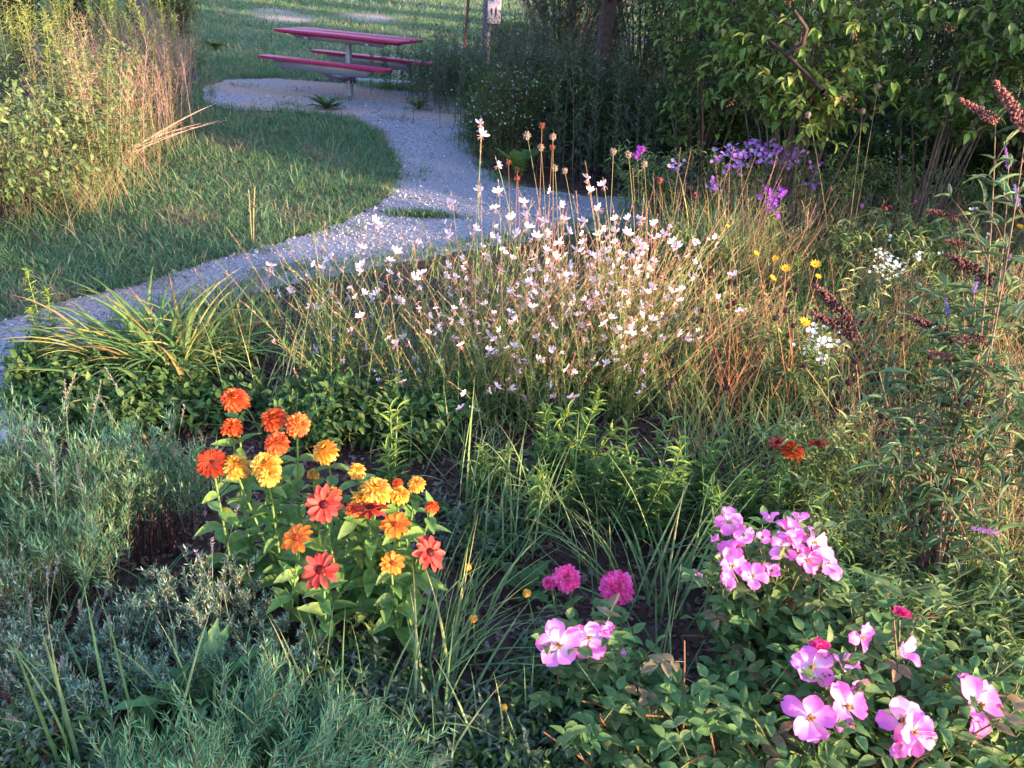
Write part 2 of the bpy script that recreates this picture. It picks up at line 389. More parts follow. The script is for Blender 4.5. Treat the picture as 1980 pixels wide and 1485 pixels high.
# mown lawn blades
g = Geo()
def lawn_batch(N, x0, x1, y0, y1, L, W, S, cols, clump=.05, f=on_lawn, p=None, flat=(.3, 1.1)):
    nc = N//7; cx = U(x0, x1, nc); cy = U(y0, y1, nc)
    x = np.repeat(cx, 7)+rng.normal(0, clump, nc*7); y = np.repeat(cy, 7)+rng.normal(0, clump, nc*7)
    lean = np.repeat(U(0, 6.28, nc), 7)+rng.normal(0, 1.2, nc*7); k = f(x, y)
    dens = .5+.5*np.sin(x*1.7+2*np.sin(y*.9))*np.sin(y*1.9+x*.4); k &= U(0, 1, len(x)) < .55+.45*dens
    k &= ~((bare_at(x, y) > .3) & (U(0, 1, len(x)) < .85))
    x, y, lean = x[k], y[k], lean[k]; n = len(x)
    P = curves(np.c_[x, y, hz(x, y)], lean, U(flat[0]*.3, flat[0]*2, n), U(flat[1]*.5, flat[1]*1.4, n), U(.6, 1.3, n)*L, S)
    cc = mixc(cols, n, .22, .08, p=p); dead = (np.sin(x*2.3+1.3*np.sin(y*1.7))*np.sin(y*2.9+x*1.1)+.5*np.sin(x*6+y*4) > .72) & (U(0, 1, n) < .6)
    cc[dead] = mixc([(.27, .20, .15), (.22, .17, .12)], int(dead.sum())); ribbons(g, P, W*U(.7, 1.3, n), cc, C2=None)
def bare_at(x, y): return np.clip((np.sin(x*.55+2)*np.cos(y*.33+.4)+.45*np.sin(x*1.7+y*.8)-.55)*2.2, 0, 1)*(y > 12)*(y < 30)
GC = [(.075, .145, .075), (.10, .18, .10), (.055, .11, .055), (.24, .19, .13), (.14, .20, .12)]
pp = [.28, .22, .2, .16, .14]
lawn_batch(190000, -6, 0, 3.4, 8.8, .082, .005, 3, GC, .03, p=pp, flat=(.5, 1.4))
lawn_batch(5000, -6, 0, 3.6, 8.8, .19, .006, 4, GC, .06, p=pp, flat=(.4, 1.2))
lawn_batch(70000, -7, 1.5, 8.6, 15, .11, .009, 2, GC, .06, p=pp)
lawn_batch(30000, -26, 10, 32, 62, .2, .035, 2, GC, .2, p=pp)
lawn_batch(80000, -14, 8, 14.5, 34, .12, .018, 2, GC, .12, p=[.3, .25, .2, .15, .1])
def edge_f(x, y): return on_path(x, y) & ~on_path(x+.12, y-.1, .05) | (on_path(x, y) & (np.sin(x*3+y*2.2)*np.sin(y*4.1-x) > .78) & (y > 8.5))
lawn_batch(60000, -5, 2, 4, 12, .08, .006, 2, GC, .04, f=edge_f, p=pp)
def edge2(x, y): return on_path(x, y, .1) & (np.sin(x*5+y*3)*np.sin(y*7-x*4) > -.35) & (~on_path(x+.10, y-.10, .1) | ~on_path(x-.10, y+.10, .1) | ~on_path(x, y+.12, .14) | ~on_path(x, y-.12, .14))
lawn_batch(150000, -5, 2.5, 2.6, 11.5, .075, .0045, 3, GC, .05, f=edge2, p=pp)
tag(g.build('lawn_grass', GRASS), 'mown green grass of the lawn beside and beyond the path', 'grass', kind='stuff')
# little tufts in the path
for (u, v, L, rx, ry, lb) in [(815, 418, .06, .22, .05, 'low strip of grass growing in the middle of the gravel path'), (640, 158, .10, 1.0, .07, 'thin strip of grass across the dirt behind the table post'), (760, 172, .12, .42, .14, 'pale green grass patch on the dirt right of the table post')]:
    g2 = Geo(); c = G(u, v); n = 900; b = np.c_[c[0]+rng.normal(0, rx*.6, n), c[1]+rng.normal(0, ry*.8, n), np.zeros(n)]; b[:, 2] = hz(b[:, 0], b[:, 1])
    ribbons(g2, curves(b, U(0, 6.28, n), U(0, .6, n), U(.2, 1.2, n), U(.5, 1.2, n)*L, 2), .008, mixc(GC, n, .2, .08, p=pp))
    tag(g2.build('grass_patch', GRASS, org=tuple(c)), lb, 'grass patch')

# ------------------------------------------------------------------ PICNIC TABLE
def slab(g, out, z0, z1, ch, c):
    out = A(out); n = len(out); cen = out.mean(0); ins = cen+(out-cen)*(1-ch/np.maximum(np.linalg.norm(out-cen, axis=1), .01))[:, None]
    rings = [(ins, z0), (out, z0+ch), (out, z1-ch), (ins, z1)]
    V = np.concatenate([np.c_[r, np.full(n, z)] for r, z in rings]+[A([[cen[0], cen[1], z0], [cen[0], cen[1], z1]])])
    j = np.arange(n); j2 = (j+1) % n; q = np.concatenate([np.c_[k*n+j, k*n+j2, (k+1)*n+j2, (k+1)*n+j] for k in range(3)])
    t = np.r_[np.c_[np.full(n, 4*n), j2, j], np.c_[np.full(n, 4*n+1), 3*n+j, 3*n+j2]]
    g.add(V, q=q, t=t, c=c)
def rrect(x0, x1, y0, y1, r=.03, k=4):
    o = []
    for cx, cy, a0 in ((x1-r, y1-r, 0), (x0+r, y1-r, 90), (x0+r, y0+r, 180), (x1-r, y0+r, 270)):
        for i in range(k+1):
            a = math.radians(a0+90*i/k); o.append((cx+r*math.cos(a), cy+r*math.sin(a)))
    return o
def prism_x(g, prof_xz, y0, y1, c):     # closed outline in x,z pushed along y
    p = A(prof_xz); n = len(p)
    V = np.r_[np.c_[p[:, 0], np.full(n, y0), p[:, 1]], np.c_[p[:, 0], np.full(n, y1), p[:, 1]]]
    j = np.arange(n); j2 = (j+1) % n; q = [tuple(a) for a in np.c_[j, j2, n+j2, n+j]]
    if n == 4: q += [(3, 2, 1, 0), (4, 5, 6, 7)]
    g.add(V, q=q, c=c)
RED = (.27, .008, .055); GAL = (.30, .31, .36)
T = thing('picnic_table', 'red coated metal picnic table with two benches on one grey post', 'picnic table', (-2.441, 11.653, 0), -.349)
hl, hw = .925, .36
g = Geo()
slab(g, rrect(-hl, hl, -hw, -.008, .06), .735, .765, .006, RED); slab(g, rrect(-hl, hl, .008, hw, .06), .735, .765, .006, RED)
slab(g, rrect(-hl+.05, hl-.05, -hw+.05, hw-.05, .03), .722, .7345, .002, (.25, .01, .05))
g.build('table_top', PAINT, T)
g = Geo()
for y in (-.22, .22): prism_x(g, [(-.72, .721), (.72, .721), (.62, .665), (-.62, .665)], y-.025, y+.025, GAL)
for x in (-.45, .45): slab(g, rrect(x-.025, x+.025, -.30, .30, .005), .668, .7, .003, GAL)
g.build('top_frame', STEEL, T)
for s in (-1, 1):
    g = Geo(); yc = s*.587; slab(g, rrect(-hl, hl, yc-.118, yc+.118, .05), .432, .462, .006, RED); se = g.build('seat', PAINT, T)
    g = Geo(); prism_x(g, [(-.72, .431), (.72, .431), (.60, .33), (-.60, .33)], yc-.05, yc+.05, GAL); g.build('bench_frame', STEEL, se)
    g = Geo(); tubes(g, A([[[0, s*.04, .25], [0, s*.3, .25], [0, s*.5, .30], [0, s*.587, .36]]]), .038, .03, GAL, 8); g.build('support_arm', STEEL, T)
g = Geo(); tubes(g, A([[[0, 0, -.05], [0, 0, .4], [0, 0, .72]]]), .041, .041, GAL, 16); g.build('post', STEEL, T)
g = Geo(); tubes(g, A([[[0, 0, -.02], [0, 0, .21]]]), .053, .053, GAL, 16); sl_ = g.build('sleeve', STEEL, T)
g = Geo(); slab(g, [(.095*math.cos(a), .095*math.sin(a)) for a in ring_az(20)], .2, .216, .003, (.1, .09, .11)); g.build('flange', STEEL, T)
for a in ring_az(6)+.3:
    g = Geo(); c = A([.08*math.cos(a), .08*math.sin(a), 0]); tubes(g, A([[c+[0, 0, .165], c+[0, 0, .24]]]), .011, .011, (.06, .05, .06), 6); g.build('bolt', STEEL, T)

# nest box on its post and the rusty stake
b = A([-.33, 14.2, 0]); b[:2] = D(941, 60, 12.9)[:2]
T = thing('nest_box', 'pale wooden nest box on a grey post at the edge of the brush', 'bird house', b)
g = Geo(); tubes(g, A([[[0, 0, -.1], [0, 0, .8], [0, 0, 1.6]]]), .06, .055, (.13, .12, .16), 8); g.build('post', WOOD, T)
zb = D(955, 44, 12.9)[2]
g = Geo(); slab(g, rrect(.01, .19, -.24, -.07, .006), zb, zb+.42, .005, (.42, .35, .38)); bx = g.build('box', WOOD, T)
g = Geo()
for x in (.07, .13): slab(g, [(x+.010*math.cos(a), zb+.16+.04*math.sin(a)) for a in ring_az(12)], .0, .006, .001, (.01, .01, .01))  # near-black plates stand in for the dark inside the slots
v = np.concatenate(g.v); g.v = [np.c_[v[:, 0], -.2415-v[:, 2], v[:, 1]]]; g.build('slot_shade', WOOD, bx)
g = Geo(); slab(g, rrect(-.02, .22, -.29, -.05, .01), zb+.421, zb+.445, .005, (.25, .22, .24)); g.build('roof', WOOD, T)
b = D(899, 40, 13.0); b[2] = 0
g = Geo(); tubes(g, A([[b, b+[.015, 0, .7], b+[.05, 0, 1.55]]]), .024, .024, (.16, .06, .05), 6); tag(g.build('metal_stake', BARK, org=tuple(b)), 'thin rusty stake leaning right behind the picnic table', 'stake')

# rocks
def rock(c, s, lab, col=(.36, .35, .40), sd=0):
    g = Geo(); tp = sphere_tpl(18, 12); v = tp['v'].copy()
    d = 1+.12*np.sin(v[:, 0]*3+sd)+.1*np.sin(v[:, 1]*4+sd*2)+.07*np.sin(v[:, 2]*5+v[:, 0]*4)
    v = v*d[:, None]*A(s); g.add(v+A(c), q=tp['q'], t=tp['t'], c=col)
    return tag(g.build('rock', STONE, org=tuple(c)), lab, 'rock')
rock(G(45, 800), (.16, .10, .06), 'large flat pale stone at the left edge beside the path')
rock(G(12, 720), (.045, .035, .025), 'fist sized pale stone on the gravel above the large flat stone', sd=2)
rock(G(50, 716), (.03, .03, .02), 'small rounded stone on the gravel right of the fist sized one', sd=4)
rock(G(35, 686), (.028, .025, .02), 'small pale stone on the bare dirt of the path at the left edge', sd=5)
rock(G(88, 693), (.03, .02, .02), 'little grey stone at the right side of the dirt on the path', sd=7)
rock(G(-30, 860), (.14, .12, .07), 'rounded stone at the left border of the bed in front of the flat stone', sd=3)

# ------------------------------------------------------------------ SHRUBS AND TREES
def foliage_mass(gl, gw, base, h, spread, nst, ntw, nlf, L, W, tp, cols, twl=.3, sr=.012, ang=.9, wood=(.08, .06, .05), t0=.25, S=7, droop=.15, p=None):
    base = A(base); az = U(0, 6.28, nst); b = base+np.c_[rng.normal(0, .06, nst), rng.normal(0, .06, nst), np.zeros(nst)]
    th = np.arctan(spread/h)*np.sqrt(U(.02, 1, nst))
    P = curves(b, az, th*.6, th*.7, h*U(.8, 1.1, nst), S, wob=.1); tubes(gw, P, sr, sr*.3, jit(wood, nst, .2), 4)
    Tt = U(t0, 1, (nst, ntw)); pos, tn = along(P, Tt); pos = pos.reshape(-1, 3); n = len(pos)
    taz = np.arctan2(pos[:, 1]-base[1], pos[:, 0]-base[0])+rng.normal(0, 1.2, n)
    Q = curves(pos, taz, U(.3, 1.4, n), U(-.2, .8, n), twl*U(.5, 1.3, n), 4, wob=.1); tubes(gw, Q, sr*.3, sr*.12, jit(wood, n, .2), 3)
    tc = mixc(cols, n, .15, .05, p=p)
    c = np.repeat(tc, nlf, 0)
    leaves_on(gl, Q, tp, nlf, .1, 1.0, L, W, ang, lambda m: np.clip(c*U(.8, 1.2, (m, 1)), 0, 1), droop=droop)
def shrub(name, lab, cat, base, h, spread, nst, ntw, nlf, L, W, tp, cols, group=None, extra=None, **k):
    base = A([base[0], base[1], hz(base[0], base[1])]); T = thing(name, lab, cat, base, 0, group)
    gl, gw = Geo(), Geo(); foliage_mass(gl, gw, base, h, spread, nst, ntw, nlf, L, W, tp, cols, **k)
    gw.build('stems', BARK, T, org=base); gl.build('foliage', LEAF, T, org=base)
    if extra: extra(T, base)
    return T
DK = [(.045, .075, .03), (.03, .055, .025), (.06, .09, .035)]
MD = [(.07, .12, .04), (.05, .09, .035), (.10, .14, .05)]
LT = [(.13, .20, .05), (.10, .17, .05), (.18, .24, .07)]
OL = [(.13, .14, .05), (.10, .12, .045), (.18, .17, .07)]
GY = [(.10, .13, .10), (.13, .15, .13), (.08, .10, .08)]
MV = [(.14, .11, .12), (.10, .09, .09), (.12, .13, .09)]

def tree(lab, base, r, th, h, crown_r, zc, nl, ntw, nlf, L, W, tp, cols, lean=(0, 0), group=None, bark=(.05, .036, .034), cat='tree', twl=.5, name='tree'):
    base = A([base[0], base[1], 0.]); T = thing(name, lab, cat, base, 0, group)
    g = Geo(); zs = np.linspace(-.1, th, 8); P = np.c_[base[0]+lean[0]*zs/th+.02*np.sin(zs*4), base[1]+lean[1]*zs/th+.02*np.cos(zs*3), zs][None]
    tubes(g, P, r, r*.7, bark, 12, rad=(1+.5*np.exp(-np.linspace(0, 1, 8)*9))[None])
    top = P[0, -1]; n = nl; z0 = U(zc, th, n); f = z0/th
    b = np.c_[base[0]+lean[0]*f, base[1]+lean[1]*f, z0]
    Q = curves(b, U(0, 6.28, n), U(.6, 1.25, n), U(-.9, .2, n), crown_r*U(.7, 1.15, n), 7, wob=.12); tubes(g, Q, r*.35, r*.07, bark, 5)
    n2 = max(3, nl//3); Q2 = curves(np.tile(top, (n2, 1)), U(0, 6.28, n2), U(0, .5, n2), U(-.2, .5, n2), (h-th)*U(.7, 1, n2), 7, wob=.1); tubes(g, Q2, r*.5, r*.08, bark, 5)
    g.build('trunk', BARK, T, org=base)
    gl, gw = Geo(), Geo(); QQ = np.concatenate([Q, Q2]); m = len(QQ); pos, tn = along(QQ, U(.2, 1, (m, ntw))); pos = pos.reshape(-1, 3); k = len(pos)
    az = np.arctan2(pos[:, 1]-base[1], pos[:, 0]-base[0])+rng.normal(0, 1, k)
    R = curves(pos, az, U(.5, 1.7, k), U(-.3, .7, k), twl*U(.5, 1.3, k), 4, wob=.15); tubes(gw, R, r*.07, r*.03, bark, 3)
    c = np.repeat(mixc(cols, k, .2, .06), nlf, 0)
    leaves_on(gl, R, tp, nlf, .1, 1, L, W, .95, lambda q: np.clip(c*U(.8, 1.2, (q, 1)), 0, 1), droop=.35)
    cr = gl.build('crown', LEAF, T, org=base); gw.build('twigs', BARK, cr, org=(0, 0, 0)) if False else None
    tw = gw.build('twigs', BARK, T, org=base)
    return T
# the tree with the dark trunk
t0 = D(1168, 120, 8.2)
tree('tree with a dark upright trunk rising out of the brush behind the asters', t0, .085, 1.9, 4.2, 1.5, 1.35, 20, 16, 11, .085, .045, T_OV3, MD+[(.10, .15, .05)], cat='tree')
# dogwood like shrubs, right
def berries(n, zr, col=(.16, .055, .05)):
    def f(T, base):
        g = Geo(); c = np.c_[rng.normal(0, .5, n), rng.normal(0, .4, n)-.2, U(*zr, n)]+base; c = np.repeat(c, 6, 0)+rng.normal(0, .018, (n*6, 3))
        stamp(g, T_OCT, rndrot(n*6, .009), c, jit(col, n*6)); tag(g.build('berries', LEAF, T, org=base), kind='stuff')
    return f
def at(u, v, y): return D(u, v, y)[:2]
shrub('berry_shrub', 'broad leaved shrub with drooping light green leaves and small reddish berries, upper right', 'shrub', at(1570, 150, 5.6), 2.0, .95, 24, 16, 9, .066, .035, T_OVATE, LT+[(.22, .24, .08)], extra=berries(12, (1.0, 1.7)), sr=.009, t0=.46, twl=.32, droop=.3)
shrub('berry_shrub', 'broad leaved green shrub in the top right corner with hanging leaves', 'shrub', at(1880, 60, 5.4), 2.1, .8, 20, 16, 9, .062, .034, T_OVATE, LT+MD, extra=berries(8, (1.2, 1.7)), sr=.009, t0=.46, twl=.3, droop=.3)
shrub('berry_shrub', 'leafy shrub between the dark trunk and the berry shrub, half in shade', 'shrub', at(1390, 60, 6.9), 2.0, .9, 24, 15, 9, .06, .032, T_OV3, MD+LT, sr=.009, t0=.2, twl=.3, droop=.3)
# bare dark forked branch in front of the berry shrub
g = Geo(); P = A([D(1590, 175, 5.1), D(1556, 140, 5.15), D(1520, 105, 5.2), D(1478, 72, 5.3)])[None]; P2 = A([D(1523, 104, 5.2), D(1552, 85, 5.15), D(1560, 55, 5.1), D(1535, 20, 5.1)])[None]
P0 = A([[D(1600, 260, 6.3)*[1, 1, 0], D(1604, 250, 6.2), D(1604, 205, 5.6), D(1590, 175, 5.1)]]); org = D(1600, 260, 6.3)*[1, 1, 0]
tubes(g, P0, .018, .017, (.03, .02, .018), 7); tubes(g, P, .014, .009, (.03, .02, .018), 7); tubes(g, P2, .016, .01, (.05, .035, .03), 6); P3 = A([D(1535, 52, 5.15), D(1508, 40, 5.3), D(1490, 20, 5.4)])[None]; tubes(g, P3, .009, .005, (.05, .035, .03), 5)
tag(g.build('dead_branch', BARK, org=org), 'bare dark forked branch sticking out in front of the berry shrub', 'branch')

far = [(985, 40, 13.9, .9, 'grey green bush beside the nest box post', GY+MD), (1085, 60, 11.5, 1.8, 'mauve grey thin brush left of the dark trunk', MV+GY),
       (1110, 60, 10.8, 1.9, 'dull mauve bush right behind the asters', MV+DK), (1250, 60, 10.2, 2.2, 'dark bush behind the dark trunk', DK+MD), (1330, 60, 9.4, 2.3, 'dark green bush in the shade right of the dark trunk', DK),
       (1450, 60, 9.2, 2.5, 'deep green bush behind the bare forked branch', DK+GY), (1580, 60, 8.6, 2.5, 'dark bush behind the berry shrub', DK), (1720, 60, 8.0, 2.5, 'dark green bush behind and right of the berry shrub', DK+MD),
       (1860, 60, 7.6, 2.4, 'shaded bush in the upper right behind the top right shrub', DK), (2040, 60, 7.2, 2.4, 'dark bush at the right edge of the picture', DK+MD), (2250, 100, 7, 2.6, 'bush beyond the right edge', DK),
       (1390, 20, 13, 3.2, 'tall far bush seen between the trees', GY+DK), (1650, 20, 12, 3.4, 'tall far thicket behind the right hand shrubs', DK+GY), (1900, 20, 11, 3.4, 'tall far thicket in the right corner', DK), (1180, 10, 14, 3.0, 'far dark bush behind the trunk', DK+MV)]
for u, v, y, h, lb, cols in far:
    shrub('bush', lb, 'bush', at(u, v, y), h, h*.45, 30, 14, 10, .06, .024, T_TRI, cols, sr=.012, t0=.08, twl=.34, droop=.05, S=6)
# low dark undergrowth under the shrubs
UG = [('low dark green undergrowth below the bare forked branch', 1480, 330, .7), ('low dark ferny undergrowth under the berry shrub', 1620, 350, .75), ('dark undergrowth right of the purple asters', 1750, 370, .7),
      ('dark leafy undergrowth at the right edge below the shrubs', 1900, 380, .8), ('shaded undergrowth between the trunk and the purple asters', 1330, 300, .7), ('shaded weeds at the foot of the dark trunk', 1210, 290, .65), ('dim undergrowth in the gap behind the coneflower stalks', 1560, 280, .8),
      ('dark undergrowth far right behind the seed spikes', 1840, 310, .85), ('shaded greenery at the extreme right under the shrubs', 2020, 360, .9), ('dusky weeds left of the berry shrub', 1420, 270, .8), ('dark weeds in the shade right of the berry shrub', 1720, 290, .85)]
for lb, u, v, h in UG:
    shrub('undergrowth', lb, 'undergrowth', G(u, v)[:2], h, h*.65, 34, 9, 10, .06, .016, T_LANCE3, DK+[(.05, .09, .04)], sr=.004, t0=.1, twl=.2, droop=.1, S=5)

# thin brush: dark stalks between trunk and asters with the path glimpsed through
def stalks(lab, u, v, y, n, h, cols, rx=.35, ry=.3, name='dry_stalks', cat='dry stalks', fuzz=6, w=.003, leafc=None, group=None):
    b0 = A([*at(u, v, y), 0.]); T = thing(name, lab, cat, b0, 0, group); g = Geo()
    b = b0+np.c_[rng.normal(0, rx, n), rng.normal(0, ry, n), np.zeros(n)]
    P = curves(b, U(0, 6.28, n), U(0, .15, n), U(0, .25, n), h*U(.6, 1.1, n), 5, wob=.12); tubes(g, P, w, w*.4, mixc(cols, n, .25, .06), 3)
    pos, tn = along(P, U(.35, .98, (n, fuzz))); pos = pos.reshape(-1, 3); m = len(pos)
    Q = curves(pos, U(0, 6.28, m), U(.3, .9, m), U(-.3, .3, m), h*U(.04, .16, m), 3, wob=.2); tubes(g, Q, w*.6, w*.3, mixc(cols, m, .25, .06), 3)
    g.build('stalks', DRY, T, org=b0)
    if leafc:
        gl = Geo(); leaves_on(gl, Q, T_TRI, 6, .1, 1, .034, .011, .9, mixc(leafc, m*6, .25, .08)); leaves_on(gl, P, T_LANCE3, 18, .1, .95, .065, .012, .9, mixc(leafc, n*18, .25, .08)); gl.build('foliage', LEAF, T, org=b0)
    return T
MVs = [(.10, .075, .085), (.07, .06, .065), (.15, .12, .12)]
for lb, u, v, y, n, h in [('thicket of thin mauve stalks left of the dark trunk', 1090, 100, 8.6, 90, 1.2), ('thin dark stalks in front of the dark trunk', 1180, 150, 7.9, 50, .6), ('loose thin stalks right of the dark trunk', 1280, 150, 7.9, 80, 1.0),
                          ('purplish thin brush behind the white asters', 1020, 100, 9.6, 100, 1.3), ('thin greyish weeds near the nest box', 960, 100, 11.2, 80, 1.1), ('fine tangled weeds between trunk and berry shrub', 1330, 120, 7.4, 80, 1.1)]:
    stalks(lb, u, v, y, n, h, MVs, .45, .3, leafc=GY+MD, fuzz=7)
for lb, u, v, y, n, h in [('low green weeds behind the right end of the picnic table', 860, 120, 12.4, 120, .6), ('grey green weeds right of the picnic table', 900, 130, 11.6, 120, .65), ('low weeds at the lawn edge below the rusty stake', 890, 90, 13.2, 120, .7)]:
    stalks(lb, u, v, y, n, h, GY+MD, .4, .3, leafc=GY+MD, fuzz=8, name='weeds', cat='weeds')

# ------------------------------------------------------------------ TALL BRUSH ON THE LEFT
def empty_proto(name, cat):
    o = thing(name, '', cat); return o
def goldenrod_proto(h, n, tip, lo, hi, Ll=.08, nl=60, name='goldenrod', cat='plant', spread=.09, W=.014):
    T = empty_proto(name, cat); g, gl = Geo(), Geo()
    b = np.c_[rng.normal(0, spread, n), rng.normal(0, spread, n), np.zeros(n)]
    P = curves(b, U(0, 6.28, n), U(0, .12, n), U(.0, .25, n), h*U(.8, 1.05, n), 6, wob=.05); tubes(g, P, .0035, .0015, jit((.16, .15, .07), n), 4)
    k = nl*n; tt = np.tile(np.linspace(0, 1, nl), n)[:, None]
    C = (A(lo)*(1-tt)+A(hi)*tt)*U(.75, 1.25, (k, 1))
    leaves_on(gl, P, T_LANCE3, nl, .12, .97, Ll, W, .95, C, Ltip=.6, droop=.1)
    if tip is not None:
        pos, tn = along(P, np.tile(np.linspace(.84, 1, 14)[None], (n, 1))); pos = pos.reshape(-1, 3); m = len(pos)
        Q = curves(pos, U(0, 6.28, m), U(.2, .8, m), U(.1, .8, m), U(.03, .07, m), 3); tubes(gl, Q, .0012, .0008, jit(tip, m), 3)
        leaves_on(gl, Q, T_TRI, 8, .1, 1, .014, .006, .8, jit(tip, m*8, .3, .1))
    kid(T, g.build('stems', STEM, T)); kid(T, gl.build('foliage', LEAF, T)); return T
def dry_proto(h, n, cols, fuzz=8, w=.0022, spread=.12, seeds=True, name='dry_grass', cat='dry grass', lean=.3):
    T = empty_proto(name, cat); g = Geo()
    b = np.c_[rng.normal(0, spread, n), rng.normal(0, spread, n), np.zeros(n)]
    P = curves(b, U(0, 6.28, n), U(0, lean, n), U(0, lean, n), h*U(.55, 1.05, n), 6, wob=.08); tubes(g, P, w, w*.5, mixc(cols, n, .2, .05), 3)
    kid(T, g.build('stalks', DRY, T)); g = Geo()
    pos, tn = along(P, U(.5, 1, (n, fuzz))); pos = pos.reshape(-1, 3); m = len(pos)
    Q = curves(pos, U(0, 6.28, m), U(.2, .8, m), U(0, .6, m), h*U(.05, .16, m), 3, wob=.15); tubes(g, Q, w*.5, w*.3, mixc(cols, m, .2, .05), 3)
    if seeds: leaves_on(g, Q, T_TRI, 6, .3, 1, .016, .004, .6, mixc(cols, m*6, .3, .08))
    kid(T, tag(g.build('seed_heads', DRY, T), kind='stuff')); return T
def bushy_proto(h, r, cols, L=.05, W=.02, nst=16, tp=None, name='leafy_weed', cat='weed', ntw=8, nlf=8, twl=.2):
    T = empty_proto(name, cat); gl, gw = Geo(), Geo()
    foliage_mass(gl, gw, (0, 0, 0), h, r, nst, ntw, nlf, L, W, tp or T_OV3, cols, sr=.0035, t0=.1, twl=twl, droop=.1, S=5)
    kid(T, gw.build('stems', STEM, T)); kid(T, gl.build('foliage', LEAF, T)); return T
YT = (.30, .32, .09)
GR = Proto([goldenrod_proto(1.25, 5, YT, (.08, .12, .06), (.17, .21, .08)) for _ in range(3)]+[goldenrod_proto(1.2, 5, None, (.06, .10, .05), (.22, .24, .09), Ll=.085)])
DG = Proto([dry_proto(1.1, 15, [(.34, .22, .17), (.26, .17, .14), (.40, .29, .21)]) for _ in range(3)])
LW = Proto([bushy_proto(.6, .3, [(.12, .17, .08), (.10, .15, .07), (.17, .20, .09)], .034, .018, nst=12) for _ in range(3)])
HEDGE = wpoly([(-500, 470), (0, 440), (110, 425), (210, 370), (255, 320), (330, 280), (365, 235), (360, 200)]); HEDGE = np.r_[HEDGE, [[-4.6, 13], [-11, 14], [-11, 6]]]
def fill(poly, n, mind=.0, x=None, y=None):
    poly = A(poly); lo, hi = poly.min(0), poly.max(0); r = []
    for _ in range(n*60):
        p = U(lo, hi)
        if inpoly(A([p[0]]), A([p[1]]), poly)[0] and all((p[0]-a)**2+(p[1]-b)**2 > mind**2 for a, b in r): r.append(p)
        if len(r) >= n: break
    return A(r)
pts = fill(HEDGE, 190, .2); pts = pts[np.argsort(pts[:, 1])]
vis = [p for p in pts if p[0] > -6.5]
for p in vis:
    uv = PX([[p[0], p[1], .9]])[0]
    if uv[0] > 200 and uv[0] < 420 and rng.random() < .35: continue
    GR.place([*p, hz(*p)], sc=U(.72, 1.1), tilt=(rng.normal(0, .05), rng.normal(0, .05)), label='tall leafy goldenrod with a yellow green tip in the brush at upper left', group='goldenrods in the tall brush')
E_ = wpoly([(190, 400), (215, 368), (255, 322), (330, 282), (368, 238), (380, 190), (350, 150), (150, 250)])
for p in fill(E_, 30, .12):
    DG.place([*p, hz(*p)], sc=U(.7, 1.02), label='clump of pinkish tan dry stalks at the edge of the tall brush', group='dry stalk clumps in the left brush', tilt=(rng.normal(0, .08), rng.normal(.06, .1)))
for p in fill(HEDGE, 16, .5):
    if p[1] < 10 and p[0] > -6: DG.place([*p, hz(*p)], sc=U(.85, 1.1), label='clump of pinkish tan dry stalks standing among the goldenrods', group='dry stalk clumps among the goldenrods')
E2 = wpoly([(-300, 460), (0, 445), (120, 425), (215, 372), (260, 330), (260, 250), (0, 320), (-300, 300)])
for p in fill(E2, 22, .26):
    LW.place([*p, hz(*p)], sc=U(.85, 1.4), label='low bushy weed with small grey green leaves at the foot of the brush', group='leafy weeds at the foot of the left brush')
SG = Proto([dry_proto(.38, 60, [(.22, .18, .11), (.18, .14, .10), (.13, .17, .08)], fuzz=2, seeds=False, spread=.16, lean=.9, w=.0018)]+[dry_proto(.4, 70, [(.12, .16, .06), (.16, .17, .07), (.28, .2, .12)], fuzz=1, seeds=False, spread=.18, lean=.7, w=.0022)])
for p in fill(wpoly([(-300, 475), (0, 455), (130, 438), (225, 380), (270, 335), (345, 290), (375, 240), (340, 240), (200, 340), (-300, 420)]), 18, .2):
    SG.place([*p, hz(*p)], sc=U(.7, 1.2), label='low tangle of tan and green grass along the front of the brush', group='grass tangles along the left brush')
# pale fallen stalks
g = Geo(); a0, a1 = G(225, 305, .05), G(405, 236, .22); n = 8; st_ = a0+rng.normal(0, .06, (n, 3))*[1, 1, .3]; en = a1+rng.normal(0, .10, (n, 3))*[1.5, 1, .6]
tubes(g, beziers(st_, (st_+en)/2+[0, 0, .05], en), .0025, .0012, jit((.48, .36, .28), n, .2), 4)
tag(g.build('fallen_stalks', DRY, org=a0), 'bundle of pale dry stalks fallen out of the brush over the lawn edge', 'dry stalks')
# bare upright pale stalks and a sprig in the lawn
for u, v, hh, lb in [(322, 250, .62, 'upright yellow stalk standing at the right edge of the brush'), (137, 215, .5, 'short bright stalk among the goldenrods'), (488, 470, .36, 'thin brown grass spike standing at the lawn edge near the path')]:
    c = G(u, v); g = Geo(); n = 2; P = curves(np.tile(c, (n, 1))+rng.normal(0, .01, (n, 3))*[1, 1, 0], U(0, 6, n), .06, .1, hh*U(.8, 1, n), 5); tubes(g, P, .004, .002, (.38, .32, .13), 4); leaves_on(g, P, T_TRI, 14, .6, 1, .03, .007, .4, jit((.34, .24, .12), 28))
    tag(g.build('dry_stalk', DRY, org=c), lb, 'dry stalk')
